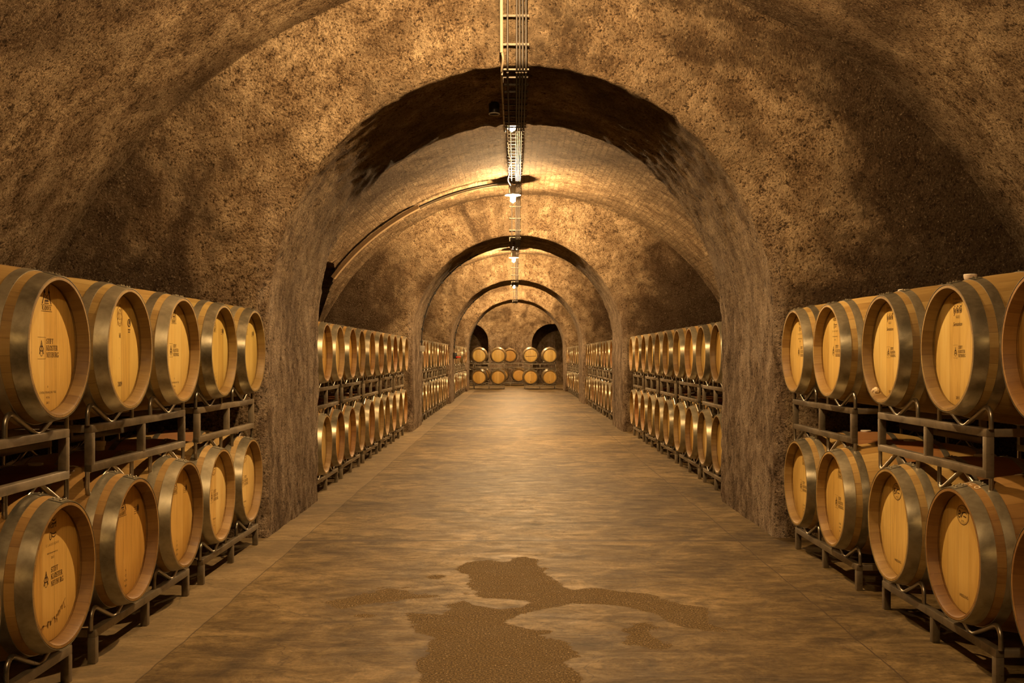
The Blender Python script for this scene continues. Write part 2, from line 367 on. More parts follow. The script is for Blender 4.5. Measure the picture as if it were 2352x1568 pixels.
def wobble(p, amp, f=1.3):
    return amp*(noise.fractal(p*f, 1.0, 2.1, 4))
def vault_pt(th, Y):                  # th = 0 at the left floor, PI at the right floor side
    return Vector((VC - VR*math.cos(th), Y, VZ + VR*math.sin(th)))
TH0 = -math.asin((VZ+0.06)/VR)
def in_open(Y, s):                    # side doorway high in the left flank of bay two
    pass
OPEN = [(18.05, 0.2), (18.0, 0.95), (17.95, 1.45), (17.86, 1.75), (17.6, 2.12), (17.25, 2.40), (16.85, 2.62), (16.5, 2.74), (16.15, 2.80), (15.7, 2.79),
        (15.2, 2.70), (14.7, 2.52), (14.3, 2.25), (14.05, 1.9), (13.95, 1.45), (13.95, 0.2)]
def make_vault(name, y0, y1, step, opening=None):
    bm = bmesh.new(); uvl = bm.loops.layers.uv.new('uv')
    span = PI - 2*TH0
    ns = int(VR*span/step); ny = int((y1-y0)/step)
    grid = []
    poly = None
    if opening:
        poly = [(Y, math.asin(max(-1, min(1, (z-VZ)/VR)))*VR) for Y, z in opening]
    def near_on(Yc, sc):
        best = None; bd = 1e9
        for i in range(len(poly)):
            a = poly[i]; b = poly[(i+1) % len(poly)]
            dx, dy = b[0]-a[0], b[1]-a[1]; L = dx*dx+dy*dy
            t = max(0, min(1, ((Yc-a[0])*dx+(sc-a[1])*dy)/L)); q = (a[0]+dx*t, a[1]+dy*t)
            d = (q[0]-Yc)**2+(q[1]-sc)**2
            if d < bd: bd = d; best = q
        return best, math.sqrt(bd)
    def inside(Yc, sc):
        c = False; n = len(poly); j = n-1
        for i in range(n):
            if (poly[i][1] > sc) != (poly[j][1] > sc) and Yc < (poly[j][0]-poly[i][0])*(sc-poly[i][1])/(poly[j][1]-poly[i][1])+poly[i][0]: c = not c
            j = i
        return c
    par = []
    for i in range(ny+1):
        row = []; pr = []
        for j in range(ns+1):
            Y = y0 + (y1-y0)*i/ny; th = TH0 + span*j/ns; s = th*VR
            if poly and th < 1.0:
                q, d = near_on(Y, s)
                if d < step*0.62: Y, s = q; th = s/VR
            p = vault_pt(th, Y); nrm = Vector((math.cos(th), 0, -math.sin(th)))
            row.append(bm.verts.new(p + nrm*(wobble(p, 0.018, 0.8) + wobble(p, 0.012, 3.0)))); pr.append((Y, s))
        grid.append(row); par.append(pr)
    for i in range(ny):
        for j in range(ns):
            cc = [par[i][j], par[i+1][j], par[i+1][j+1], par[i][j+1]]
            if poly and cc[0][1] < VR*1.0:
                if inside(sum(c[0] for c in cc)/4, sum(c[1] for c in cc)/4): continue
            f = bm.faces.new((grid[i][j], grid[i+1][j], grid[i+1][j+1], grid[i][j+1]))
            for lp, c in zip(f.loops, cc): lp[uvl].uv = c
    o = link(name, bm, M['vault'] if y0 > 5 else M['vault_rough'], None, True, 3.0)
    return tag(o, kind='structure')
make_vault('ceiling', -1.2, 7.63, 0.07)
make_vault('ceiling', 9.42, 18.3, 0.08, OPEN)
make_vault('ceiling', 20.1, 28.95, 0.12)
make_vault('ceiling', 30.7, 39.0, 0.16)
make_vault('ceiling', 40.9, 50.3, 0.18)

def arch_wall(name, ya, yb, step, amp=0.022):
    """cross wall filling the vault, pierced by the round arch; corners rounded"""
    bm = bmesh.new(); uvl = bm.loops.layers.uv.new('uv')
    crv = []
    nj = max(6, int(AZ/step)); na = max(24, int(PI*AR/step))
    def vx(z, sgn): return VC + sgn*math.sqrt((VR+0.12)**2-(z-VZ)**2)
    for i in range(nj):
        z = -0.04 + (AZ+0.04)*i/nj; crv.append((Vector((AC-AR, 0, z)), Vector((vx(z, -1), 0, z))))
    for i in range(na+1):
        ph = PI - PI*i/na; d = Vector((math.cos(ph), 0, math.sin(ph))); c = Vector((AC, 0, AZ))
        q = c - Vector((VC, 0, VZ)); b = q.dot(d); t = -b + math.sqrt(b*b - q.dot(q) + (VR+0.12)**2)
        crv.append((c + d*AR, c + d*t))
    for i in range(1, nj+1):
        z = AZ + (-0.04-AZ)*i/nj; crv.append((Vector((AC+AR, 0, z)), Vector((vx(z, 1), 0, z))))
    R = 0.045; nr = int(2.0/step); nsf = max(6, int((yb-ya-2*R)/step))
    sec = [(1-k/nr, None, 'F') for k in range(nr)]
    prof = []
    for k in range(nr+1): prof.append(('f', (1-k/nr)))          # front face from the outer curve in
    for k in range(1, 4): a = PI/2*k/4; prof.append(('c', R*(1-math.sin(a)), R*(1-math.cos(a))))
    for k in range(nsf+1): prof.append(('s', ya+R+(yb-ya-2*R)*k/nsf))
    for k in range(3, 0, -1): a = PI/2*k/4; prof.append(('b', R*(1-math.sin(a)), R*(1-math.cos(a))))
    for k in range(nr+1): prof.append(('g', k/nr))
    rows = []; uvs = []; s = 0.0; prev = None
    for I, O in crv:
        if prev is not None: s += (I-prev).length
        prev = I
        dr = (O-I); L = dr.length; dn = dr/L
        row = []; ur = []
        for pr in prof:
            if pr[0] in 'fg':
                u = pr[1]; dist = R + (L-R)*u; p = I + dn*dist; p.y = ya if pr[0] == 'f' else yb
                nv = Vector((0, -1 if pr[0] == 'f' else 1, 0)); off = (p.y, dist); uvv = (dist, s)
            elif pr[0] in 'cb':
                p = I + dn*pr[1]; p.y = (ya+pr[2]) if pr[0] == 'c' else (yb-pr[2])
                nv = (Vector((0, -1 if pr[0] == 'c' else 1, 0)) - dn).normalized(); uvv = (0.03, s)
            else:
                p = I.copy(); p.y = pr[1]; nv = -dn; uvv = (p.y, s)
            k = 1.0 + (1.2 if pr[0] in 'cb' else 0.0)
            p = p + nv*(wobble(p, amp*0.6, 0.9) + wobble(p + Vector((7,7,7)), amp*0.6*k, 8.0))
            row.append(bm.verts.new(p)); ur.append(uvv)
        rows.append(row); uvs.append(ur)
    for i in range(len(rows)-1):
        for j in range(len(prof)-1):
            f = bm.faces.new((rows[i][j], rows[i][j+1], rows[i+1][j+1], rows[i+1][j]))
            for lp, c in zip(f.loops, (uvs[i][j], uvs[i][j+1], uvs[i+1][j+1], uvs[i+1][j])): lp[uvl].uv = c
    bmesh.ops.recalc_face_normals(bm, faces=bm.faces)
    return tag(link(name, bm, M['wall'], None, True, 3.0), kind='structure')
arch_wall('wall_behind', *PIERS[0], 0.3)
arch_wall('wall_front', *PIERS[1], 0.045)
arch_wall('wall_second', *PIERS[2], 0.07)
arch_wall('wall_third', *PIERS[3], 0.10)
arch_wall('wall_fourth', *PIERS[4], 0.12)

# side passage behind the high doorway of bay two
def side_passage():
    bm = bmesh.new(); uvl = bm.loops.layers.uv.new('uv')
    a = []; b = []
    for Y, z in OPEN:
        th = math.asin((z-VZ)/VR); p = vault_pt(th, Y); a.append(bm.verts.new(p)); b.append(bm.verts.new((p.x-2.2 - (VC-VR*math.cos(th)+VR-VC), p.y, p.z)))
    for i in range(len(a)-1): bm.faces.new((a[i], a[i+1], b[i+1], b[i]))
    bm.faces.new(b)
    for f in bm.faces:
        for lp in f.loops: lp[uvl].uv = (lp.vert.co.y, lp.vert.co.z)
    return tag(link('wall_side', bm, M['niche'], None, False), kind='structure')
side_passage()

# end wall with two arched recesses
def end_wall():
    bm = bmesh.new(); uvl = bm.loops.layers.uv.new('uv'); Y = 49.2
    def nich(cx, r, zs):
        pts = [(cx-r, -0.03)] + [(cx-r*math.cos(PI*i/20), zs+r*math.sin(PI*i/20)) for i in range(21)] + [(cx+r, -0.03)]
        return pts
    L = nich(-2.15, 0.86, 2.05); Rr = nich(1.76, 0.95, 1.95)
    outer = [(VC-VR*math.cos(TH0+(PI-2*TH0)*i/60)*1.03, VZ+VR*1.03*math.sin(TH0+(PI-2*TH0)*i/60)) for i in range(61)]
    # one outline: floor edge dips around each recess
    loop = outer + list(reversed(Rr)) + list(reversed(L))
    vs = [Vector((x, Y, z)) for x, z in loop]
    tris = geometry.tessellate_polygon([vs]); bv = [bm.verts.new(v) for v in vs]
    for t in tris:
        try: bm.faces.new([bv[k] for k in t])
        except ValueError: pass
    for pts in (L, Rr):
        A = [bm.verts.new((x, Y, z)) for x, z in pts]; B = [bm.verts.new((x, Y+1.6, z)) for x, z in pts]
        for i in range(len(A)-1): bm.faces.new((A[i], A[i+1], B[i+1], B[i]))
        bm.faces.new(B)
    for f in bm.faces:
        for lp in f.loops: lp[uvl].uv = (lp.vert.co.x, lp.vert.co.z)
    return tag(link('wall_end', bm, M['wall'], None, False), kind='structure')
end_wall()

# floor
WORN = {
 'main': [(-0.384, 6.478), (-0.3, 6.653), (-0.165, 6.747), (-0.091, 6.674), (-0.047, 6.653), (0.011, 6.837), (0.07, 6.837), (0.157, 6.725), (0.159, 6.513), (0.22, 6.445), (0.169, 6.345), (0.238, 6.186), (0.259, 6.035), (0.281, 5.948), (0.328, 5.874), (0.423, 5.948), (0.582, 5.863), (0.771, 5.754), (0.888, 5.547), (1.019, 5.473), (0.974, 5.175), (1.043, 4.967), (0.924, 4.967), (0.837, 5.089), (0.75, 5.175), (0.746, 5.308), (0.591, 5.473), (0.43, 5.547), (0.285, 5.522), (0.126, 5.401), (0.055, 5.331), (-0.07, 5.175), (0.041, 5.048), (0.181, 4.987), (0.125, 4.907), (0.257, 4.793), (0.295, 4.563), (0.237, 4.513), (0.246, 4.4), (0.276, 4.278), (0.265, 3.975), (-0.348, 3.975), (-0.398, 4.338), (-0.418, 4.666), (-0.362, 4.869), (-0.488, 4.967), (-0.542, 5.175), (-0.584, 5.354), (-0.395, 5.308), (-0.34, 5.547), (-0.272, 5.623), (-0.194, 5.497), (-0.074, 5.425), (0.032, 5.473), (0.058, 5.597), (-0.028, 5.648), (-0.201, 5.7), (-0.233, 5.863), (-0.276, 5.976), (-0.304, 6.281)],
 'left': [(-1.109, 5.597), (-0.932, 5.781), (-0.752, 5.948), (-0.569, 5.919), (-0.505, 5.781), (-0.358, 5.835), (-0.279, 5.781), (-0.348, 5.674), (-0.54, 5.623), (-0.767, 5.497), (-0.887, 5.354), (-0.988, 5.401)],
 'right': [(0.57, 5.175), (0.694, 5.175), (0.692, 4.927), (0.732, 4.702), (0.696, 4.597), (0.589, 4.702), (0.495, 4.774)],
 'small': [(-0.564, 6.217), (-0.44, 6.281), (-0.422, 6.217), (-0.47, 6.143)],
 'streak': [(-0.875, 5.354), (-0.705, 5.299), (-0.733, 5.254), (-0.827, 5.272)]}
WT = {'main': 1.0, 'left': 0.7, 'right': 0.85, 'small': 1.0, 'streak': 1.0}
def sdist(x, y, poly):
    c = False; bd = 1e9; n = len(poly); j = n-1
    for i in range(n):
        xi, yi = poly[i]; xj, yj = poly[j]
        if (yi > y) != (yj > y) and x < (xj-xi)*(y-yi)/(yj-yi)+xi: c = not c
        dx, dy = xj-xi, yj-yi; t = max(0, min(1, ((x-xi)*dx+(y-yi)*dy)/(dx*dx+dy*dy)))
        bd = min(bd, (x-xi-dx*t)**2+(y-yi-dy*t)**2); j = i
    d = math.sqrt(bd); return d if c else -d
def make_floor():
    bm = bmesh.new(); lay = bm.verts.layers.float.new('worn')
    xs = [-7.5, -4.5, -2.4, -1.5] + [-1.3+0.035*i for i in range(74)] + [1.6, 2.2, 4.8]
    ys = [-3.5, 0, 2, 3, 3.7] + [3.9+0.035*i for i in range(90)] + [7.3, 8, 9.5, 12, 16, 20, 28, 36, 44, 51]
    g = []
    for y in ys:
        row = []
        for x in xs:
            v = bm.verts.new((x, y, 0)); val = 0.0
            if -1.35 < x < 1.4 and 3.8 < y < 7.1:
                for k, poly in WORN.items():
                    d = sdist(x, y, poly); t = max(0.0, min(1.0, 0.5 + d*4.0)); val = max(val, t*WT[k] if t > .5 else t)
            v[lay] = val; row.append(v)
        g.append(row)
    for i in range(len(ys)-1):
        for j in range(len(xs)-1): bm.faces.new((g[i][j], g[i][j+1], g[i+1][j+1], g[i+1][j]))
    return tag(link('floor', bm, M['floor'], None, False), kind='structure')
make_floor()

# ------------------------------------------------------------------ barrels
BL = 0.475; RB = 0.345; RE = 0.281
def rad(x): u = abs(x)/BL; return RB-(RB-RE)*u*u
def mesh_body():
    bm = bmesh.new(); uvl = bm.loops.layers.uv.new('uv')
    out = [(-BL+2*BL*i/26, rad(-BL+2*BL*i/26)) for i in range(27)]
    prof = [(BL-0.062, 0.250), (BL-0.058, 0.2575), (BL-0.05, 0.2575), (BL-0.046, 0.2535), (BL-0.006, 0.2625), (BL, 0.267), (BL, 0.2785)]
    lathe_x(bm, [(-x, r) for x, r in prof] + [(x, r) for x, r in out[1:-1]] + prof[::-1], 72, False, uvl)
    return bm
def mesh_head(sg):
    bm = bmesh.new(); x0 = sg*(BL-0.056)
    n = 72
    rings = []
    for r, dx in ((0.2565, -0.008), (0.2555, 0.0), (0.2525, 0.0015), (0.12, 0.0015)):
        rings.append([bm.verts.new((x0+sg*dx, r*math.cos(2*PI*j/n), r*math.sin(2*PI*j/n))) for j in range(n)])
    for A, B in zip(rings, rings[1:]):
        for j in range(n): bm.faces.new((A[j], A[(j+1)%n], B[(j+1)%n], B[j]))
    bm.faces.new(rings[-1])
    return bm
def mesh_hoop(xa, xb, turn):
    bm = bmesh.new(); t = 0.0028
    o = [(xa, rad(xa)+0.0002), (xa, rad(xa)+t), ((xa+xb)/2, max(rad(xa), rad(xb))*0.5+min(rad(xa), rad(xb))*0.5+t+0.0006), (xb, rad(xb)+t), (xb, rad(xb)+0.0002)]
    lathe_x(bm, o, 72, True)
    # riveted overlap of the band with two rivets
    xm = (xa+xb)/2; w2 = abs(xb-xa)*0.5
    for k in range(8):
        a0 = turn + (k-4)*0.03; a1 = a0+0.03
        q = []
        for a, x in ((a0, xm-w2*.97), (a1, xm-w2*.97), (a1, xm+w2*.97), (a0, xm+w2*.97)):
            r = rad(x)+t+0.0022; q.append(bm.verts.new((x, r*math.sin(a), r*math.cos(a))))
        try: bm.faces.new(q)
        except ValueError: pass
    for dx in ((-0.45, 0.45) if w2 > 0.026 else (0.0,)):
        for da in (-0.05, 0.05):
            x = xm+w2*dx; r = rad(x)+t+0.003; a = turn+da
            m4 = Matrix.Translation((x, r*math.sin(a), r*math.cos(a)))
            bmesh.ops.create_icosphere(bm, subdivisions=1, radius=0.0055, matrix=m4)
    return bm
HOOPS = [(BL+0.0005, BL-0.058), (BL-0.094, BL-0.136), (BL-0.315, BL-0.355), (-BL-0.0005, -BL+0.058), (-BL+0.094, -BL+0.136), (-BL+0.315, -BL+0.355)]
def bung_mesh():
    bm = bmesh.new(); rr = lathe_z(bm, [(0.0255, 0.343), (0.027, 0.366), (0.031, 0.370), (0.034, 0.392), (0.031, 0.395)], 20)
    bm.faces.new(rr[-1]); bm.faces.new(rr[0][::-1]); return bm
def make_barrel():
    r = empty('wine_barrel')
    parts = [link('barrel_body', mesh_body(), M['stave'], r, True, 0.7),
             link('barrel_head', mesh_head(1), M['head'], r, True, 0.7),
             link('barrel_head', mesh_head(-1), M['head'], r, True, 0.7)]
    for i, (a, b) in enumerate(HOOPS): parts.append(link('hoop', mesh_hoop(min(a, b), max(a, b), 0.12*math.sin(i*2.1)), M['hoop'], r, True, 0.5))
    parts.append(link('bung', bung_mesh(), M['bung'], r, True, 0.7))
    for p in parts: p.location = (0, 0, RB)
    return r
PROTO = make_barrel()
used = [False]
ZLOW, ZUP = 0.490, 1.375
def barrel(x, y, zc, rz, label, group, tint=(1, 1, 1), htint=None, bung=0):
    b = PROTO if not used[0] else copy_tree(PROTO)
    used[0] = True
    b.location = (x, y, zc-RB); b.rotation_euler = (0, 0, rz)
    tag(b, label, 'barrel', group)
    v = random.uniform(0.86, 1.06)
    for c in b.children:
        if c.name.startswith('bung'): c.location.z = RB-.040 if not bung else RB-(.02 if bung == 1 else 0)
    for c in b.children:
        nm = c.name.split('.')[0]
        if nm == 'barrel_head':
            t = htint or tint; c.color = (t[0]*v, t[1]*v, t[2]*v, 1)
        elif nm == 'barrel_body':
            v2 = random.uniform(0.66, 0.98); c.color = (tint[0]*v2, tint[1]*v2, tint[2]*v2, 1)
    return b
def front_head(b):
    return [c for c in b.children if c.name.startswith('barrel_head')][0]

# ------------------------------------------------------------------ markings branded on the heads
XF = BL-0.056+0.0016
class Mark:
    """flat ink drawn on the front head plane; u runs right, v runs up as seen from the aisle"""
    def __init__(s): s.bm = bmesh.new()
    def P(s, u, v, d=0.0): return s.bm.verts.new((XF+0.0006+d, u, v))
    def quad(s, pts):
        f = [s.P(*p) for p in pts]
        try: s.bm.faces.new(f)
        except ValueError: pass
    def line(s, pts, wd, wd2=None):
        for i, ((a, b), (c, d)) in enumerate(zip(pts, pts[1:])):
            L = math.hypot(c-a, d-b)
            if L < 1e-7: continue
            k = i/max(1, len(pts)-2); w = wd if wd2 is None else wd+(wd2-wd)*k
            nx, ny = -(d-b)/L*w/2, (c-a)/L*w/2; ex, ey = (c-a)/L*w*.2, (d-b)/L*w*.2
            s.quad([(a-nx-ex, b-ny-ey), (c-nx+ex, d-ny+ey), (c+nx+ex, d+ny+ey), (a+nx-ex, b+ny-ey)])
    def disc(s, cu, cv, ru, rv, n=16): s.quad([(cu+ru*math.cos(2*PI*i/n), cv+rv*math.sin(2*PI*i/n)) for i in range(n)])
    def ring(s, cu, cv, ru, rv, wd, a0=0, a1=2*PI, n=28):
        s.line([(cu+ru*math.cos(a0+(a1-a0)*i/n), cv+rv*math.sin(a0+(a1-a0)*i/n)) for i in range(n+1)], wd)
    def done(s, name, mat, parent): return link(name, s.bm, mat, parent, False)
def arc(cx, cy, rx, ry, a0, a1, n=10): return [(cx+rx*math.cos(math.radians(a0+(a1-a0)*i/n)), cy+ry*math.sin(math.radians(a0+(a1-a0)*i/n))) for i in range(n+1)]
K, T = 0.15, 0.06
def sf(x, y, w=0.26): return ([(x-w/2, y), (x+w/2, y)], T)
GLY = {
 'S': (0.55, [(arc(.28,.74,.2,.22,30,270), .10), (arc(.28,.26,.22,.24,90,-150), .12), ([(.46,.98),(.46,.78)], T), ([(.06,.02),(.06,.24)], T)]),
 'T': (0.66, [([(.33,0),(.33,1)], K), ([(.02,.97),(.64,.97)], T), ([(.03,.97),(.03,.78)], T), ([(.63,.97),(.63,.78)], T), sf(.33,.02)]),
 'I': (0.34, [([(.17,0),(.17,1)], K), sf(.17,.02), sf(.17,.98)]),
 'F': (0.58, [([(.16,0),(.16,1)], K), ([(.02,.97),(.54,.97)], T), ([(.53,.97),(.53,.76)], T), ([(.16,.5),(.42,.5)], T), ([(.42,.6),(.42,.4)], T), sf(.16,.02)]),
 'K': (0.74, [([(.16,0),(.16,1)], K), sf(.16,.02), sf(.16,.98), ([(.18,.42),(.58,.97)], T), ([(.3,.58),(.64,.02)], .14), sf(.62,.98,.22), sf(.66,.02,.22)]),
 'L': (0.60, [([(.16,0),(.16,1)], K), sf(.16,.98), ([(.02,.03),(.56,.03)], T), ([(.56,.03),(.56,.26)], T)]),
 'O': (0.76, [(arc(.38,.5,.30,.46,110,250), K), (arc(.38,.5,.30,.46,-70,70), K), (arc(.38,.5,.30,.46,60,120,4), T), (arc(.38,.5,.30,.46,240,300,4), T)]),
 'E': (0.62, [([(.16,0),(.16,1)], K), ([(.02,.97),(.55,.97)], T), ([(.55,.97),(.55,.77)], T), ([(.16,.5),(.42,.5)], T), ([(.42,.6),(.42,.4)], T), ([(.02,.03),(.58,.03)], T), ([(.58,.03),(.58,.26)], T)]),
 'R': (0.72, [([(.16,0),(.16,1)], K), sf(.16,.02), ([(.02,.97),(.32,.97)], T), (arc(.3,.74,.22,.23,90,-90), .11), ([(.3,.5),(.16,.5)], T), ([(.32,.5),(.62,.02)], .13), sf(.64,.02,.18)]),
 'N': (0.78, [([(.16,0),(.16,1)], T), ([(.62,0),(.62,1)], T), ([(.14,.98),(.62,.02)], K), sf(.16,.02), sf(.62,.98)]),
 'U': (0.76, [([(.16,1),(.16,.3)], K), (arc(.38,.3,.22,.27,180,360), .08), ([(.60,.3),(.60,1)], T), sf(.16,.98), sf(.6,.98)]),
 'B': (0.68, [([(.16,0),(.16,1)], K), ([(.02,.97),(.34,.97)], T), ([(.02,.03),(.34,.03)], T), (arc(.32,.75,.2,.22,90,-90), .11), (arc(.34,.27,.24,.25,90,-90), .12), ([(.16,.52),(.34,.52)], T)]),
 'G': (0.78, [(arc(.40,.5,.32,.46,55,300), .12), ([(.62,.98),(.62,.74)], T), ([(.62,.42),(.62,.08)], K), sf(.60,.42,.28)]),
 'A': (0.74, [([(.14,.02),(.37,.98)], T), ([(.36,.98),(.60,.02)], K), ([(.22,.34),(.5,.34)], T), sf(.14,.02,.22), sf(.62,.02,.22)]),
 'D': (0.76, [([(.16,0),(.16,1)], K), ([(.02,.97),(.34,.97)], T), ([(.02,.03),(.34,.03)], T), (arc(.32,.5,.34,.47,90,-90), .12)]),
 'X': (0.70, [([(.10,.98),(.58,.02)], K), ([(.58,.98),(.12,.02)], T), sf(.12,.98,.22), sf(.58,.98,.22), sf(.12,.02,.22), sf(.58,.02,.22)]),
 'H': (0.78, [([(.16,0),(.16,1)], K), ([(.62,0),(.62,1)], K), ([(.16,.5),(.62,.5)], T), sf(.16,.02), sf(.16,.98), sf(.62,.02), sf(.62,.98)]),
 'C': (0.72, [(arc(.40,.5,.32,.46,50,310), .12), ([(.6,.98),(.6,.74)], T)]),
 'M': (0.92, [([(.14,0),(.16,1)], T), ([(.76,0),(.74,1)], K), ([(.16,.98),(.45,.1)], K), ([(.45,.1),(.74,.98)], T), sf(.14,.02), sf(.76,.02), sf(.14,.98,.2), sf(.78,.98,.2)]),
 ' ': (0.4, [])}
def serif(mk, txt, u, v, h, wscale=1.0, mid=False):
    tot = sum(GLY[c][0] for c in txt)*h*wscale + 0.06*h*(len(txt)-1)
    if mid: u -= tot/2
    for c in txt:
        wd, sts = GLY[c]
        for pts, w in sts: mk.line([(u+a*h*wscale, v+b*h) for a, b in pts], w*h)
        u += wd*h*wscale + 0.06*h
_fc = bpy.data.curves.new('lettering', 'FONT')
def sans(mk, txt, u, v, h, wscale=1.0, mid=True, space=1.0, shear=0.0):
    _fc.body = txt; _fc.size = h*1.40; _fc.align_x = 'LEFT'; _fc.space_character = space; _fc.shear = shear
    o = bpy.data.objects.new('lettering', _fc); COL.objects.link(o)
    dg = bpy.context.evaluated_depsgraph_get(); dg.update()
    me = o.evaluated_get(dg).to_mesh()
    if len(me.vertices):
        xs = [q.co.x for q in me.vertices]; off = (-(min(xs)+max(xs))/2 if mid else -min(xs))
        vs = [mk.P(u+(q.co.x+off)*wscale, v+q.co.y) for q in me.vertices]
        for p in me.polygons:
            try: mk.bm.faces.new([vs[i] for i in p.vertices])
            except ValueError: pass
    o.evaluated_get(dg).to_mesh_clear(); COL.objects.unlink(o); bpy.data.objects.remove(o)
def emblem(mk, cu, cv, h):
    """mitred shield: pointed cap over a ribboned shield"""
    a = h*.5; t = h*.030
    mk.line([(cu, cv+a), (cu-h*.13, cv+h*.16), (cu+h*.13, cv+h*.16), (cu, cv+a)], t)
    mk.line([(cu, cv+a), (cu, cv+h*.16)], t); mk.line([(cu-h*.05, cv+a*.66), (cu-h*.06, cv+h*.16)], t*.7); mk.line([(cu+h*.05, cv+a*.66), (cu+h*.06, cv+h*.16)], t*.7)
    mk.quad([(cu-h*.2, cv+h*.15), (cu+h*.2, cv+h*.15), (cu+h*.18, cv+h*.08), (cu-h*.18, cv+h*.08)])
    mk.ring(cu, cv-h*.02, h*.24, h*.15, t*1.2, PI*.85, PI*2.15, 14)
    for q in (-1, 1):
        mk.line([(cu+q*h*.19, cv+h*.1), (cu+q*h*.27, cv-h*.02), (cu+q*h*.22, cv-h*.15), (cu+q*h*.27, cv-h*.3), (cu+q*h*.16, cv-h*.26)], t*1.3)
        mk.line([(cu+q*h*.06, cv+h*.06), (cu+q*h*.07, cv-h*.12)], t*1.5)
        mk.disc(cu+q*h*.26, cv-h*.33, h*.035, h*.035, 8)
    mk.line([(cu-h*.22, cv-h*.16), (cu+h*.22, cv-h*.16)], t*1.6)
    mk.line([(cu-h*.15, cv-h*.17)] + [(cu+h*.15*math.sin(x), cv-h*.3-h*.17*math.cos(x)) for x in [-1.2+.3*i for i in range(9)]] + [(cu+h*.15, cv-h*.17)], t)
def stift(mk, s=1.0, dv=0.0, du=0.0, frame=True):
    h = 0.0195*s; u0 = -0.012*s+du
    for i, tx in enumerate(('STIFT', 'KLOSTER', 'NEUBURG')): serif(mk, tx, u0, dv+(0.0155-0.0272*i)*s, h, 1.02)
    emblem(mk, u0-0.042*s, dv-0.004*s, 0.064*s)
    if frame:
        l, r, t, b = u0-0.075*s, u0-0.008*s, dv+0.040*s, dv-0.045*s
        mk.line([(l, t), (r, t)], .0009*s); mk.line([(l, b), (r, b)], .0011*s); mk.line([(r, t), (r, b)], .0008*s)
        if frame == 2: mk.line([(l, t), (l, b)], .0009*s)
def tower(mk, dv=0.195, s=1.0, du=-0.01):
    """twin-tower mark over the RADOUX line"""
    for q in (-1, 1):
        mk.line([(du+q*.038*s, dv-.022*s), (du+q*.026*s, dv+.002*s), (du+q*.018*s, dv+.034*s)], .006*s)
        mk.line([(du+q*.018*s, dv+.030*s), (du+q*.020*s, dv+.052*s)], .004*s); mk.disc(du+q*.019*s, dv+.024*s, .008*s, .006*s, 10)
    mk.line([(du-.014*s, dv+.016*s), (du, dv+.006*s), (du+.014*s, dv+.016*s)], .003*s)
    mk.quad([(du-.018*s, dv-.014*s), (du+.018*s, dv-.014*s), (du+.014*s, dv-.006*s), (du-.014*s, dv-.006*s)])
    mk.line([(du-.013*s, dv+.0*s), (du+.013*s, dv+.0*s)], .004*s); mk.line([(du-.018*s, dv-.02*s), (du+.018*s, dv-.02*s)], .003*s)
    mk.line([(du-.046*s, dv-.027*s), (du+.046*s, dv-.027*s)], .0014*s)
    serif(mk, 'RADOUX', du, dv-.047*s, .016*s, 1.0, True); mk.line([(du-.046*s, dv-.052*s), (du+.046*s, dv-.052*s)], .0018*s)
def seal(mk, u=0.135, v=0.145, s=1.0):
    for i in range(4): mk.line([(u-.035*s, v+(.014-.010*i)*s), (u-.004*s, v+(.014-.010*i)*s)], .0018*s)
    mk.disc(u+.013*s, v+.004*s, .011*s, .016*s, 12); mk.ring(u+.013*s, v+.002*s, .015*s, .022*s, .0015*s)
def bottomtext(mk, dv=-0.16):
    sans(mk, 'R', 0, dv, .009); sans(mk, 'CHENE FRANCAIS TGS', 0, dv-.022, .009, 1.0, True, 1.15); sans(mk, 'M TH', 0, dv-.043, .009); sans(mk, '2013', 0, dv-.063, .009)
def vicard(mk, dv=0.17):
    serif_t = 'VICARD'
    sans(mk, 'Vicard', -.004, dv+.012, .024, .85)
    for i, r in enumerate((.014, .018, .018, .014)): mk.ring(.012, dv+.045-i*.012 - (.028 if i > 1 else 0), r, .006, .004, PI, 2*PI, 8)
    mk.ring(-.016, dv-.018, .008, .014, .003); sans(mk, 'Tonnellerie', .016, dv-.014, .006)
    sans(mk, 'CLASSIQUE', 0, dv-.055, .009, 1.0, True, 1.9)
    sans(mk, 'Stift Klosterneuburg', 0, dv-.086, .007, 1.15, True); sans(mk, '2013', 0, dv-.107, .009)
def garonnaise(mk, dv=0.18):
    sans(mk, 'TONNELLERIE', 0, dv+.035, .010, 1.0, True, 1.1); sans(mk, 'GARONNAISE', 0, dv+.018, .010, 1.0, True, 1.1)
    for i, u in enumerate((-.030, .0, .030)):
        mk.quad([(u-.010, dv-.024), (u-.004, dv-.024), (u-.004, dv+.002), (u-.012, dv+.002)])
        mk.quad([(u+.001, dv-.024), (u+.009, dv-.022), (u+.010, dv-.004), (u+.003, dv-.002)]); mk.disc(u, dv+.007, .004, .004, 8)
        mk.line([(u-.008, dv-.010), (u+.008, dv-.016)], .003)
    mk.line([(-.030, dv-.024), (-.038, dv-.034)], .004); mk.line([(.034, dv+.0), (.044, dv+.014)], .003)
    sans(mk, 'FRANCE', 0, dv-.046, .007); mk.line([(-.02, dv-.036), (.02, dv-.036)], .001)
    sans(mk, 'Sensation', 0, dv-.080, .018, .95, True, 1.0, 0.3)
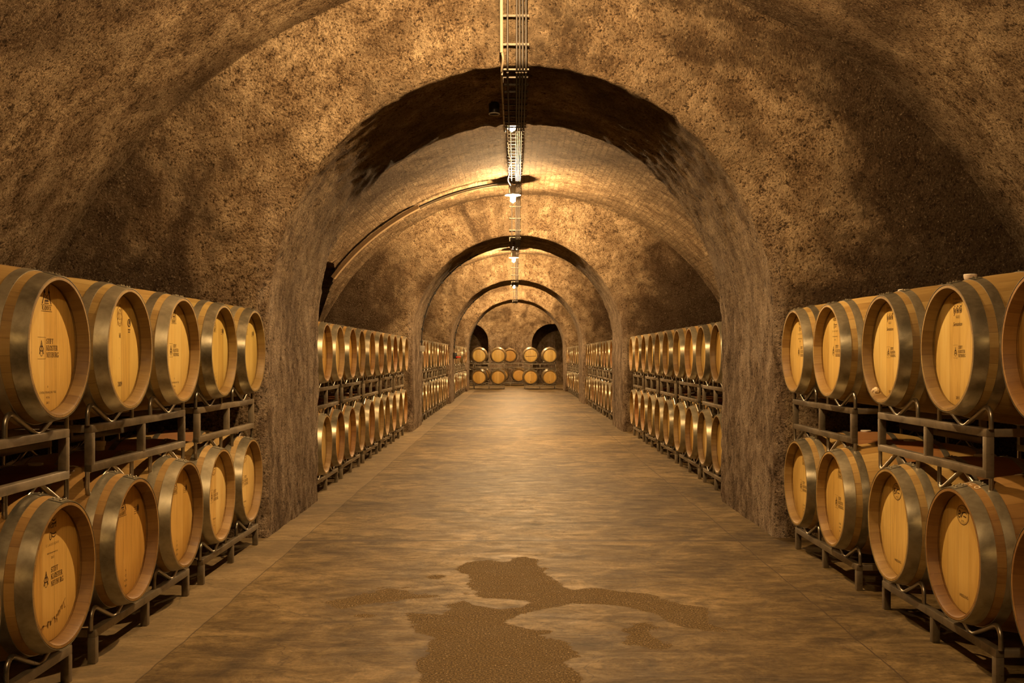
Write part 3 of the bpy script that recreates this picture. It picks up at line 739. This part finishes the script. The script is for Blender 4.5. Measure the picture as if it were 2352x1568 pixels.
def oval(mk, du=0.0, dv=0.165, s=1.0):
    mk.ring(du, dv, .050*s, .036*s, .0026*s); mk.ring(du, dv, .044*s, .031*s, .0008*s)
    mk.line(arc(du-.026*s, dv+.006*s, .007*s, .007*s, 0, 360), .004*s); mk.line(arc(du-.030*s, dv-.006*s, .008*s, .007*s, 20, 380), .004*s)
    mk.line([(du-.014*s, dv-.010*s), (du-.004*s, dv+.006*s), (du+.006*s, dv+.010*s), (du+.022*s, dv+.012*s), (du+.034*s, dv+.006*s)], .0065*s, .003*s)
    mk.line([(du+.006*s, dv-.004*s), (du+.028*s, dv-.005*s)], .004*s)
    sans(mk, '& FILS', du, dv-.026*s, .007*s); sans(mk, 'TONNELLERIE', du, dv+.021*s, .006*s)
def crest(mk, dv=0.14):
    for q in (-1, 1):
        mk.line([(q*.010, dv+.055), (q*.026, dv+.040), (q*.030, dv+.010), (q*.024, dv-.02), (q*.030, dv-.035)], .006)
        mk.disc(q*.02, dv+.02, .006, .008, 8); mk.disc(q*.024, dv-.005, .006, .006, 8)
    mk.ring(0, dv+.016, .017, .024, .004); mk.line([(0, dv+.03), (0, dv)], .006); mk.line([(-.009, dv+.02), (.009, dv+.02)], .004)
    mk.ring(0, dv-.018, .020, .020, .004, PI, 2*PI, 12); mk.ring(0, dv-.016, .012, .012, .003, PI, 2*PI, 12); mk.disc(0, dv+.058, .010, .007, 8)
def marking(b, kind):
    hd = front_head(b); sub = []
    def new(): return Mark()
    if kind == 'tower_house':
        m = new(); tower(m); stift(m); bottomtext(m); m.done('branding', M['ink'], hd)
    elif kind == 'tower_house_small':
        m = new(); tower(m, .19, .9); stift(m, .85, 0, -.01); bottomtext(m); m.done('branding', M['ink'], hd)
    elif kind == 'crest':
        m = new(); crest(m, .145); m.done('pressed_crest', M['emboss'], hd)
        m = new(); serif(m, 'M', 0, .052, .022, 1, True); m.ring(.115, .125, .017, .017, .005); m.disc(.117, .127, .009, .010, 10); m.quad([(.10,.095),(.13,.095),(.13,.090),(.10,.090)]); m.quad([(.104,.084),(.126,.084),(.126,.079),(.104,.079)])
        sans(m, '2009', 0, -.175, .022, .9); m.done('branding', M['ink'], hd)
    elif kind == 'tower_seal':
        m = new(); tower(m, .165, .95, -.045); seal(m, .13, .12); 
        for i, t in enumerate(('R', 'CF', 'M TH', '2013')): sans(m, t, -.01, -.145-.024*i, .010)
        m.done('branding', M['ink'], hd)
    elif kind == 'cellar_stain':
        m = new(); vicard(m); stift(m, 1.0, -.005, 0, False); m.done('branding', M['ink'], hd)
        m = new(); random.seed(5)
        pts = [(-.125, -.205), (-.10, -.190), (-.075, -.182), (-.05, -.187), (-.03, -.176), (-.01, -.182), (.01, -.170), (.03, -.182), (.045, -.166), (.06, -.155), (.08, -.142), (.10, -.128), (.115, -.118)]
        m.line(pts, .004, .003)
        for (a, c) in pts[1:-2]:
            for k in range(4):
                x = a+random.uniform(-.012, .012); L = random.uniform(.004, .014); m.line([(x, c+.002), (x+.001, c-L)], random.uniform(.003, .006))
        m.line([(.10, -.13), (.106, -.155), (.115, -.152)], .004); m.done('wine_stain', M['stainm'], hd)
    elif kind == 'oval_faint':
        m = new(); oval(m, -.01, .16, 1.0); stift(m, .9, .0); sans(m, 'TONNEAU', 0, -.15, .010); sans(m, 'M', 0, -.17, .009); sans(m, '2014', 0, -.19, .009); m.done('faded_branding', M['faint'], hd)
    elif kind == 'sensation':
        m = new(); garonnaise(m); stift(m, .68, -.012, .015, 2); sans(m, '2015', 0, -.225, .013); m.done('branding', M['ink'], hd)
    elif kind == 'classic':
        m = new(); vicard(m, .17); stift(m, .95, .0, .02, False); m.done('branding', M['ink'], hd)
    elif kind == 'village':
        m = new(); oval(m, -.01, .165, 1.15); sans(m, 'WEIDLING', .0, -.19, .013, 1.0); m.done('branding', M['ink'], hd)
    elif kind == 'tower_right':
        m = new(); tower(m, .17, .9, .02); stift(m, .9, -.02, 0, True)
        for i, t in enumerate(('CHENE', 'M TH', '2012')): sans(m, t, .02, -.15-.022*i, .009)
        m.done('branding', M['ink'], hd)
    elif kind == 'oval_small':
        m = new(); oval(m, 0, .165, 1.0); m.done('branding', M['ink'], hd)
    elif kind == 'seal':
        m = new(); seal(m, .0, .13, 1.2); m.done('branding', M['ink'], hd)
    elif kind == 'tower_faint':
        m = new(); tower(m, .17, .9, 0); stift(m, .8, -.02); m.done('faded_branding', M['faint'], hd)

def chalk(b, strokes, x0, ang0, sc, name='chalk_writing'):
    """chalk strokes laid on the curved staves: u along the barrel axis, v round it"""
    bm = bmesh.new()
    for st in strokes:
        for (a, c), (d, e) in zip(st, st[1:]):
            n = 3
            for k in range(n):
                p = [(a+(d-a)*t, c+(e-c)*t) for t in (k/n, (k+1)/n)]
                L = math.hypot(p[1][0]-p[0][0], p[1][1]-p[0][1]) or 1e-6
                nx, ny = -(p[1][1]-p[0][1])/L*.05, (p[1][0]-p[0][0])/L*.05; q = []
                for u, v in ((p[0][0]-nx, p[0][1]-ny), (p[1][0]-nx, p[1][1]-ny), (p[1][0]+nx, p[1][1]+ny), (p[0][0]+nx, p[0][1]+ny)):
                    x = x0+v*sc; r = rad(x)+0.0012; an = ang0+u*sc/r
                    q.append(bm.verts.new((x, r*math.sin(an), r*math.cos(an))))
                try: bm.faces.new(q)
                except ValueError: pass
    body = [c for c in b.children if c.name.startswith('barrel_body')][0]
    return link(name, bm, M['chalk'], body, False)
CH = {'1': [[(.3,.7),(.5,1),(.5,0)]], '5': [[(.9,1),(.2,1),(.2,.55),(.7,.6),(.8,.3),(.5,0),(.1,.1)]], 'S': [[(.8,.9),(.4,1),(.2,.75),(.7,.4),(.6,.05),(.1,.1)]],
      'L': [[(.2,1),(.2,0),(.8,0)]], 'Z': [[(.1,1),(.8,1),(.1,0),(.8,0)]], '9': [[(.8,.6),(.4,.5),(.2,.8),(.5,1),(.8,.85),(.7,0)]], 'R': [[(.2,0),(.2,1),(.7,.85),(.6,.55),(.2,.5),(.8,0)]],
      'Y': [[(.1,1),(.5,.5),(.9,1)],[(.5,.5),(.4,0)]], '3': [[(.1,.9),(.6,1),(.6,.6),(.3,.5),(.7,.4),(.6,0),(.1,.1)]], 'G': [[(.8,.9),(.3,.9),(.1,.4),(.4,0),(.8,.2),(.8,.5),(.5,.5)]]}
def chalk_txt(t): return [[(a+i*1.0, c) for a, c in st] for i, ch in enumerate(t) for st in CH[ch]]

# ------------------------------------------------------------------ racks
TB = 0.036; HW = 0.645; DEEP = 0.76; CO = 0.39
def make_rack(upper):
    r = empty('barrel_rack')
    zt = 0.150
    zb = -0.06 if upper else None
    for name, x in (('front_frame', 0.0), ('back_frame', -DEEP)):
        bm = bmesh.new(); h = TB/2
        box(bm, x-h, x+h, -HW, HW, zt-TB, zt, .004)
        for y in (-HW+h, 0, HW-h):
            box(bm, x-h+.0005, x+h-.0005, y-h, y+h, (zb if upper else 0.0), zt-TB+.001, .003)
        if upper: box(bm, x-h, x+h, -HW, HW, zb-.0005, zb+TB, .004)
        link(name, bm, M['rack'], r, True, 0.5)
    for y in (-HW+TB/2, HW-TB/2):
        bm = bmesh.new(); box(bm, -DEEP+TB/2, -TB/2, y-TB/2+.002, y+TB/2-.002, zt-TB+.001, zt-.001, .003); link('side_rail', bm, M['rack'], r, True, 0.5)
    tn = math.tan(math.radians(25)); vz = ZLOW - 0.3175/math.cos(math.radians(25))
    for x in (0.0, -DEEP):
        for sy in (-CO, CO):
            bm = bmesh.new(); pk = vz+0.225*tn
            pts = [(x, sy-.262, zt-.002), (x, sy-.262, pk-.03), (x, sy-.225, pk), (x, sy, vz), (x, sy+.225, pk), (x, sy+.262, pk-.03), (x, sy+.262, zt-.002)]
            tube(bm, rounded(pts, .03), .0105, 8); link('cradle_rod', bm, M['rod'], r, True, 1.2)
            if upper:
                bm = bmesh.new(); tz = ZLOW - 0.885 + 0.3175/math.cos(math.radians(25)); lo = tz-.225*tn
                pts = [(x, sy-.262, zb+.002), (x, sy-.262, lo-.005), (x, sy-.225, lo-.01), (x, sy, tz), (x, sy+.225, lo-.01), (x, sy+.262, lo-.005), (x, sy+.262, zb+.002)]
                tube(bm, rounded(pts, .035), .0105, 8); link('clamp_rod', bm, M['rod'], r, True, 1.2)
    return r
RLOW = make_rack(False); RUP = make_rack(True); first = {'l': True, 'u': True}
def rack(upper, x, y, rz, label, group, tint=None):
    k = 'u' if upper else 'l'; src = RUP if upper else RLOW
    r = src if first[k] else copy_tree(src); first[k] = False
    r.location = (x, y, 0.885 if upper else 0.0); r.rotation_euler = (0, 0, rz)
    return tag(r, label, 'rack', group)

# ------------------------------------------------------------------ bay one, left and right rows
OAK = (1, 1, 1); RED = (1.0, 0.82, 0.72); PALE = (1.12, 1.14, 1.35); WARM = (1.04, 0.92, 0.80)
def lx(rim): return rim - BL          # barrel centre x for a left rim plane
# left: label, rack centre, sign, kind
B = {}
def put(side, level, y, rim, kind, label, tint=OAK, htint=None):
    x = (rim-BL) if side < 0 else (rim+BL)
    b = barrel(x, y, ZUP if level else ZLOW, 0 if side < 0 else PI, label, None, tint, htint, {(1,1,5.36): 2, (1,1,6.28): 1, (-1,0,5.5): 2}.get((side, level, y), 0))
    if kind: marking(b, kind)
    B[(side, level, round(y, 1))] = b
    return b
b = put(-1, 1, 3.28, -1.80, None, 'oak barrel beside the tower-marked 2013 barrel, nearest end of upper left rack row')
b = put(-1, 1, 4.06, -1.80, 'tower_house', 'large near-left upper barrel with tower mark, abbey lettering and CHENE FRANCAIS 2013 at its foot', (.95,.9,.85))
b = put(-1, 1, 4.80, -1.80, 'crest', 'upper left barrel with pressed crest, small round seal and year 2009 on pale head', (.92,.92,.85))
b = put(-1, 1, 5.57, -1.80, 'tower_house_small', 'upper left oak barrel, third from front, with tower mark above small abbey lettering')
b = put(-1, 1, 6.35, -1.80, 'tower_seal', 'upper left oak barrel with tower mark and seal, second before the left front pillar', (.95,.98,.9))
b = put(-1, 1, 7.10, -1.80, 'tower_seal', 'upper left oak barrel standing right beside the left front pillar', (.95,.98,.9))
b = put(-1, 0, 3.20, -1.75, None, 'plain orange-brown barrel cut off by the lower left edge of the photo', RED)
b = put(-1, 0, 3.99, -1.75, 'cellar_stain', 'lower left barrel with abbey lettering and a jagged brown wine stain across its head', WARM)
chalk(b, chalk_txt('S15'), .10, -.5, .05)
b = put(-1, 0, 4.75, -1.75, 'tower_seal', 'lower left reddish barrel with tower mark, between the stained barrel and a darker one', (.78,.68,.6), (1.0,.86,.72))
chalk(b, chalk_txt('Z9'), .16, -.45, .05)
b = put(-1, 0, 5.50, -1.76, 'tower_seal', 'lower left amber barrel with tower mark, just before the two pale new barrels', (.8,.72,.62), (1.0,.88,.74))
b = put(-1, 0, 6.27, -1.79, 'oval_faint', 'lower left pale new barrel with faded oval logo, second before the left front pillar', PALE)
b = put(-1, 0, 7.02, -1.80, 'oval_faint', 'lower left pale new barrel with faint branding, right against the left front pillar', PALE)
RS = 1.0
b = put(1, 1, 3.74, 1.91, None, 'dark oak barrel cut off by the right edge of the photo, upper row', (.85,.7,.55), (.8,.7,.6))
b = put(1, 1, 4.54, 1.91, 'sensation', 'large near-right upper barrel marked Sensation, standing above the yellow-stickered barrel')
chalk(b, chalk_txt('3R1Y'), -.02, -.2, .07)
b = put(1, 1, 5.36, 1.91, 'sensation', 'upper right barrel marked Sensation with broken wax blob on rim and white bung')
chalk(b, chalk_txt('SR'), .1, -.2, .06)
b = put(1, 1, 6.28, 1.91, 'classic', 'upper right barrel with thin script line and bold lettering, second before right front pillar')
b = put(1, 1, 7.05, 1.91, 'classic', 'upper right barrel with thin script line, right beside the right front pillar')
b = put(1, 0, 3.60, 1.88, None, 'dark brown barrel cut off by the lower right edge of the photo', (.8,.62,.48), (.75,.65,.55))
b = put(1, 0, 4.41, 1.88, 'village', 'lower right barrel with black oval logo, WEIDLING mark and small yellow sticker on hoop', (.9,.74,.62), (1,.93,.82))
st = bmesh.new(); box(st, .437, .452, -.052, -.014, .2885, .2892); yo = link('sticker', st, M['yellow'], [c for c in b.children if c.name.startswith('hoop')][0], False)
yo.rotation_euler = (0, 0, 0)
chalk(b, chalk_txt('Z15S9'), .36, -.45, .045)
chalk(b, chalk_txt('G15'), .0, -.9, .09)
b = put(1, 0, 5.17, 1.88, 'village', 'lower right barrel with black oval logo and WEIDLING mark, without a sticker')
chalk(b, chalk_txt('S1L5'), .33, -.35, .045)
b = put(1, 0, 6.11, 1.88, 'tower_right', 'lower right barrel with lettering on its head, second before the right front pillar', (1,.95,.85))
chalk(b, chalk_txt('9S31'), .12, -.4, .07)
b = put(1, 0, 6.87, 1.88, 'tower_right', 'lower right barrel with dark lettering, right beside the right front pillar')
# wax blob on the rim of the second upper right barrel
wb = bmesh.new(); bmesh.ops.create_icosphere(wb, subdivisions=3, radius=1.0)
for v in wb.verts: v.co = Vector((v.co.x*.018, v.co.y*.026, v.co.z*.020))*(1+.35*noise.noise(v.co*2.5))
wx = link('wax_blob', wb, M['chalk'], [c for c in B[(1,1,5.4)].children if c.name.startswith('barrel_body')][0]); wx.location = (BL-.025, -.135, -.222)

pos1 = {(-1, 1): [(3.67, 'nearest'), (5.185, 'middle'), (6.72, 'farthest')], (-1, 0): [(3.58, 'nearest'), (5.10, 'middle'), (6.64, 'farthest')],
        (1, 1): [(3.33, 'nearest'), (4.95, 'middle'), (6.665, 'farthest')], (1, 0): [(3.21, 'nearest'), (4.80, 'middle'), (6.49, 'farthest')]}
rxp = {(-1, 1): -1.895, (-1, 0): -1.845, (1, 1): 2.00, (1, 0): 1.97}
for (sd, lv), lst in pos1.items():
    for y, wrd in lst:
        rack(lv, rxp[(sd, lv)], y, 0 if sd < 0 else PI,
             f"{wrd if sd < 0 else {'nearest': 'unseen frame-cut', 'middle': 'nearer in full view', 'farthest': 'farther in full view'}[wrd]} of the {'upper open frame' if lv else 'low floor-standing'} steel racks, {'left' if sd < 0 else 'right'} of the foreground aisle", 'steel barrel racks in the foreground')

# ------------------------------------------------------------------ rows of bays two to four
ORD = ['first', 'second', 'third', 'fourth', 'fifth', 'sixth', 'seventh', 'eighth', 'ninth', 'tenth']
BAYN = {1: 'second', 2: 'third', 3: 'fourth'}
CEN = [0.80, 2.36, 3.98, 5.60, 7.22]
def rows(bay, side, skip=()):
    y0 = BAYS[bay][0]
    px = -1.905 if side < 0 else 2.02
    sname = 'left' if side < 0 else 'right'
    for lv in (1, 0):
        rim = (px + 0.085) if side < 0 else (px - 0.085)
        n = 0
        for ci, c in enumerate(CEN):
            if bay == 3: c = .74 + 1.585*ci
            yc = y0 + c + (0.0 if lv else -.03)
            rack(lv, px, yc, 0 if side < 0 else PI, f"{ORD[ci]} {'upper' if lv else 'floor'} steel rack from the front pillar, {sname} side of the {BAYN[bay]} bay", f"barrel racks in the {BAYN[bay]} bay")
            for s in (-CO, CO):
                k = n; n += 1
                if (lv, k) in skip: continue
                jx = random.uniform(-.012, .012)
                t = random.choice([OAK, OAK, WARM, PALE, (.9,.85,.75), RED])
                x = rim + jx + (-BL if side < 0 else BL)
                b = barrel(x, yc+s, ZUP if lv else ZLOW, 0 if side < 0 else PI,
                           f"oak barrel, {ORD[k]} from the nearer pillar, {'upper' if lv else 'lower'} row, {sname} side of {BAYN[bay]} bay",
                           f"barrels racked in the {BAYN[bay]} bay", t)
                if bay == 1 and side < 0 and lv == 1 and k == 0: marking(b, 'tower_faint')
                if bay == 1 and side < 0 and lv == 1 and k == 1: marking(b, 'seal')
                if bay == 1 and lv == 0 and k in (0, 1, 2): marking(b, 'oval_small')
                if bay == 1 and side > 0 and lv == 0 and k in (3, 5): marking(b, 'tower_faint')
rows(1, -1); rows(1, 1)
rows(2, -1); rows(2, 1)
rows(3, -1, skip=((1, 4), (1, 5))); rows(3, 1)

# ------------------------------------------------------------------ the end hall
def end_barrel(x, y, zc, label, kind=None, tint=OAK, ht=None):
    b = barrel(x, y+BL, zc, -PI/2, label, 'barrels across the far end', tint, ht)
    if kind: 
        m = Mark()
        for st_ in chalk_txt(kind): m.line([(u*.05-.025*len(kind), v*.075+.04) for u, v in st_], .006)
        m.done('chalk_writing', M['chalk'], front_head(b))
    return b
YF = 41.95
for cx, nm in ((-1.08, 'left'), (1.03, 'right')):
    for lv in (0, 1):
        rack(lv, cx, YF, -PI/2, f"{nm} front {'upper' if lv else 'floor'} rack of pale steel across the far end of the cellar", 'racks across the far end')
end_barrel(-1.47, YF-.085, ZUP, 'far-end upper front barrel in front of the dark left recess, outermost on the left', 'LZ3')
end_barrel(-0.69, YF-.085, ZUP, 'far-end upper front barrel, second from left, partly covering a darker barrel', '1L19')
b = end_barrel(0.64, YF-.085, ZUP, 'far-end upper front barrel with a dark bar fixed across its head', 'SL35')
m = Mark(); m.line([(-.20, -.045), (.20, -.03)], .022)
for q in (-1, 1):
    for k in range(5): m.line([(q*.215, .09-.032*k), (q*.185, .09-.032*k)], .010)
m.done('cross_bar', M['barwood'], front_head(b))
end_barrel(1.42, YF-.085, ZUP, 'far-end upper front barrel, outermost on the right before the dark right recess', 'SL15')
end_barrel(-1.47, YF-.085, ZLOW, 'far-end lower front barrel, outermost on the left', None, (.9,.8,.7), (.92,.82,.7))
end_barrel(-0.69, YF-.085, ZLOW, 'far-end lower front barrel, second from left, on the left floor rack', None, OAK, (.95,.85,.72))
for x, wrd in ((0.64, 'left'), (1.42, 'right')):
    b = end_barrel(x, YF-.085, ZLOW, f"far-end lower barrel on the {wrd} of the right floor rack, with small tap", None, OAK, (.95,.85,.72))
    m = Mark(); m.ring(0, -.20, .014, .024, .008); m.disc(0, -.17, .008, .014); m.line([(-.06, .17), (.06, .17)], .010); m.done('tap', M['marble'], front_head(b))
YB = 46.6
rack(0, -.22, YB, -PI/2, 'rear floor rack seen between the two front racks at the far end', 'racks across the far end')
rack(1, .16, YB, -PI/2, 'rear upper rack seen between the two front racks at the far end', 'racks across the far end')
end_barrel(-.23, YB-.085, ZUP, 'darker barrel standing behind, right of the second upper far-end barrel', None, (.75,.65,.5), (.62,.5,.36))
end_barrel(-.61, YB-.085, ZLOW, 'dark barrel peeping out behind the second lower far-end barrel', None, (.75,.65,.5), (.8,.66,.5))
end_barrel(.17, YB-.085, ZLOW, 'rear lower barrel in the gap between the two front racks at the far end', None, (.75,.65,.5), (.85,.72,.56))
rack(0, -1.85, YB, -PI/2, 'rear floor rack behind the left front rack at the far end', 'racks across the far end')
rack(1, -1.85, YB, -PI/2, 'rear upper rack behind the left front rack at the far end', 'racks across the far end')
end_barrel(-1.46, YB-.085, ZLOW, 'rear lower barrel glimpsed between the two left far-end barrels', None, (.75,.65,.5), (.8,.66,.5))

# ------------------------------------------------------------------ lamps
def make_lamp(k=1.0):
    r = empty('ceiling_lamp')
    bm = bmesh.new(); rr = lathe_z(bm, [(.020, .232), (.045, .232), (.048, .16), (.040, .085), (.02, .08)], 20); bm.faces.new(rr[0]); bm.faces.new(rr[-1][::-1]); link('lamp_holder', bm, M['greybox'], r)
    bm = bmesh.new(); rr = lathe_z(bm, [(.035, .105), (.115, .088), (.130, .070), (.128, .067), (.113, .083), (.035, .098)], 32)
    for j in range(32): bm.faces.new((rr[-1][j], rr[-1][(j+1)%32], rr[0][(j+1)%32], rr[0][j]))
    link('lamp_shade', bm, M['shade'], r)
    bm = bmesh.new(); bmesh.ops.create_icosphere(bm, subdivisions=1, radius=.052)
    for v in bm.verts: v.co.z *= 1.2
    link('glass_bulb', bm, M['bulb', k], r)
    return r
LL = {0.8: 'bulkhead lamp under the vault crown right above the viewpoint', 6.0: 'bulkhead lamp under the vault crown just above the first arch wall',
      11.4: 'lit lamp just below the crown of the first arch soffit, topmost light in view', 16.7: 'brightest large lit lamp under its disc shade, before the second arch',
      22.0: 'lamp hidden just behind the second arch crown', 27.3: 'lit lamp with flat disc shade seen just below the second arch',
      32.6: 'lamp hidden just behind the third arch crown', 37.4: 'small lit lamp lowest of the row, at the third arch crown', 43.4: 'lamp over the far end racks behind the last arch', 47.3: 'lamp in front of the end wall, hidden behind the last arch crown'}
for i, y in enumerate(LAMPS):
    o = make_lamp(LAMP_K[y])
    o.location = (-.035, y, 3.90 if y != 37.4 else 3.88); tag(o, LL[y], 'lamp', 'lamps along the crown of the cellar')

# ------------------------------------------------------------------ cable run along the crown
def crown_path():
    P = [(2.5, 4.22-.07)]
    for k in range(1, 5):
        ya, yb = PIERS[k]
        P += [(ya-.07, 4.22-.07), (ya-.07, AZ+AR-.06), (yb+.07, AZ+AR-.06), (yb+.07, 4.22-.07)]
    P[-1] = (PIERS[4][1]-.2, AZ+AR-.06); P = P[:-1] + [(PIERS[4][1]-.2, AZ+AR-.06)]
    return P[:-2] + [(40.6, AZ+AR-.06)]
CP = crown_path()
tray = empty('cable_run', (0, CP[0][0], CP[0][1])); tag(tray, 'run of dark cables on clamped cross brackets along the crown of the cellar', 'cable tray')
inv = Vector((0, -CP[0][0], -CP[0][1]))
pts3 = [Vector((0, a, z)) for a, z in CP]
for x in (-.055, .012, .034, .056, .080):
    bm = bmesh.new(); tube(bm, rounded([p + Vector((x, 0, 0)) + inv for p in pts3], .09, 5), .0075, 6); link('cable', bm, M['cable'], tray)
# brackets every 0.2 m
def walk(step):
    out = []; d = 0.1
    for a, b in zip(pts3, pts3[1:]):
        L = (b-a).length; t = (b-a)/L
        while d < L-0.05: out.append((a+t*d, t)); d += step
        d = d - L if d > L else step*.5
        d = max(d, 0.06)
    return out
def bracket(bm, p, t):
    nrm = Vector((0, -t.z, t.y))     # points towards the masonry or away, both clamps drawn
    if nrm.z < 0 or (abs(t.z) > .5 and nrm.y < 0): nrm = -nrm
    if abs(t.z) > .5: nrm = Vector((0, 1 if t.z < 0 else -1, 0))
    q = p + inv + nrm*.022
    def b(cx, wx, ln, th, off):
        c = q + nrm*off; h1 = t*ln/2; h2 = nrm*th/2; h3 = Vector((wx/2, 0, 0)); c = c + Vector((cx, 0, 0))
        vs = [bm.verts.new(c + h1*i + h2*j + h3*k) for i in (-1,1) for j in (-1,1) for k in (-1,1)]
        for f in ((0,1,3,2),(4,6,7,5),(0,4,5,1),(2,3,7,6),(0,2,6,4),(1,5,7,3)): bm.faces.new([vs[n_] for n_ in f])
    b(0, .205, .016, .012, 0)
    for cx in (-.055, .012, .034, .056, .080): b(cx, .013, .014, .020, -.016)
    b(-.095, .012, .020, .05, -.018)
bk = walk(0.21); bk.sort(key=lambda q: q[0].y)
vis = bk
for p, t in vis[:95]:
    bm = bmesh.new(); bracket(bm, p, t); link('cross_bracket', bm, M['tray'], tray, False)
bm = bmesh.new()
for p, t in vis[95:]: bracket(bm, p, t)
tag(link('cross_bracket', bm, M['tray'], tray, False), kind='stuff')
# pale conduit left of the tray on the first arch wall, running on under the soffit
ya, yb = PIERS[1]; zs = AZ+AR
cd = empty('conduit', (-.10, ya-.10, 3.9)); tag(cd, 'pale grey conduit left of the cables, ending above the first arch edge', 'conduit')
iv = Vector((.10, -(ya-.10), -3.9))
bm = bmesh.new(); tube(bm, [Vector((-.10, ya-.115, 4.12))+iv, Vector((-.098, ya-.115, zs+.055))+iv], .0125, 10); link('rigid_pipe', bm, M['conduit'], cd)
bm = bmesh.new(); tube(bm, rounded([Vector(q)+iv for q in ((-.095, ya-.115, zs+.06), (-.085, ya-.11, zs+.01), (-.10, ya-.04, zs-.06), (-.10, ya+.1, zs-.075), (-.098, yb-.05, zs-.07), (-.09, yb+.1, zs-.05))], .04), .0085, 8); link('flexible_wire', bm, M['conduit'], cd)
bm = bmesh.new(); pw = [Vector((-.085+.018*math.sin(y*2.3)-.01*math.sin(y*6), y, 4.09)) for y in [13.2+.12*i for i in range(33)]]
tube(bm, pw, .007, 8); o = link('hanging_cable', bm, M['white_cable']); tag(o, 'loose white cable wavering beside the tray on the vault crown behind the first arch', 'cable')
# dark round fitting under the first arch soffit
r = empty('ceiling_fitting', (-.175, 8.62, zs)); tag(r, 'small dark round unlit fitting under the first arch soffit, left of the cables', 'ceiling fitting')
bm = bmesh.new(); rr = lathe_z(bm, [(.03, .03), (.03, -.02), (.046, -.025), (.046, -.105), (.040, -.107), (.038, -.10)], 24); bm.faces.new(rr[0]); bm.faces.new(rr[-1]); link('housing', bm, M['black'], r)
bm = bmesh.new(); rr = lathe_z(bm, [(.044, -.104), (.0475, -.106), (.0475, -.113), (.043, -.113)], 24)
for j in range(24): bm.faces.new((rr[-1][j], rr[-1][(j+1)%24], rr[0][(j+1)%24], rr[0][j]))
link('rim_ring', bm, M['shade'], r)

# duct curving down the vault of bay two from the lamp
dk = empty('wall_duct', (VC, 16.55, VZ)); tag(dk, 'flat pale duct fed by thin pipes, curving down the left vault before the second arch', 'duct')
def arcp(th, y, off): return Vector((-(VR-off)*math.cos(th), y-16.55, (VR-off)*math.sin(th)))
for yy, off in ((16.50, .06), (16.58, .06), (16.54, .085)):
    bm = bmesh.new(); tube(bm, [arcp(PI/2-.06-.42*i/24, yy, off) for i in range(25)], .012, 6); link('thin_pipe', bm, M['cable'] if yy < 16.53 else M['conduit'], dk)
bm = bmesh.new(); prev = None
for i in range(31):
    th = 1.11-.44*i/30 - (.0 if i < 30 else .02)
    q = [bm.verts.new(arcp(th, y, o_)) for y, o_ in ((16.42, .035), (16.42, .095), (16.56, .095), (16.56, .035))]
    if prev:
        for a in range(4): bm.faces.new((prev[a], prev[(a+1)%4], q[(a+1)%4], q[a]))
    else: bm.faces.new(q)
    prev = q
bm.faces.new(prev[::-1]); link('duct_channel', bm, M['board'], dk, True, 0.5)

# thin cables clipped round the later arches
def arch_cable(yc, lab, th1, box_z=None):
    o = empty('arch_cable', (AC-AR, yc, AZ)); tag(o, lab, 'cable')
    R_ = AR-.035; iv = Vector((-(AC-AR), -yc, -AZ))
    pts = [Vector((AC-R_, yc, 1.55))] + [Vector((AC-R_*math.cos(t), yc, AZ+R_*math.sin(t))) for t in [th1*i/26 for i in range(27)]]
    bm = bmesh.new(); tube(bm, [p+iv for p in pts], .012, 6); link('cable', bm, M['cable'], o)
    for k in range(1, 26, 3):
        bm = bmesh.new(); c = pts[k]+iv; box(bm, c.x-.022, c.x+.022, c.y-.02, c.y+.02, c.z-.022, c.z+.022, .004); link('clip', bm, M['black'], o, False)
arch_cable(19.6, 'thin black cable clipped round the left soffit of the second arch', 1.15)
arch_cable(30.2, 'thin black cable clipped round the left soffit of the third arch', 1.0)
arch_cable(40.3, 'thin black cable round the left soffit of the last arch', .8)
bm = bmesh.new(); box(bm, AC-AR+.0, AC-AR+.10, 19.5, 19.62, 1.43, 1.54, .01); tag(link('junction_box', bm, M['greybox']), 'small pale junction box on the left pillar of the second arch', 'junction box')
sw = empty('switch_box', (AC-AR+.06, 30.15, 1.36)); tag(sw, 'black switch box with red button on the left pillar of the third arch', 'switch')
bm = bmesh.new(); box(bm, -.06, .06, -.08, .08, -.09, .09, .01); link('housing', bm, M['black'], sw)
bm = bmesh.new(); box(bm, .03, .17, -.13, -.08, -.07, -.02, .01); link('button', bm, M['red'], sw)
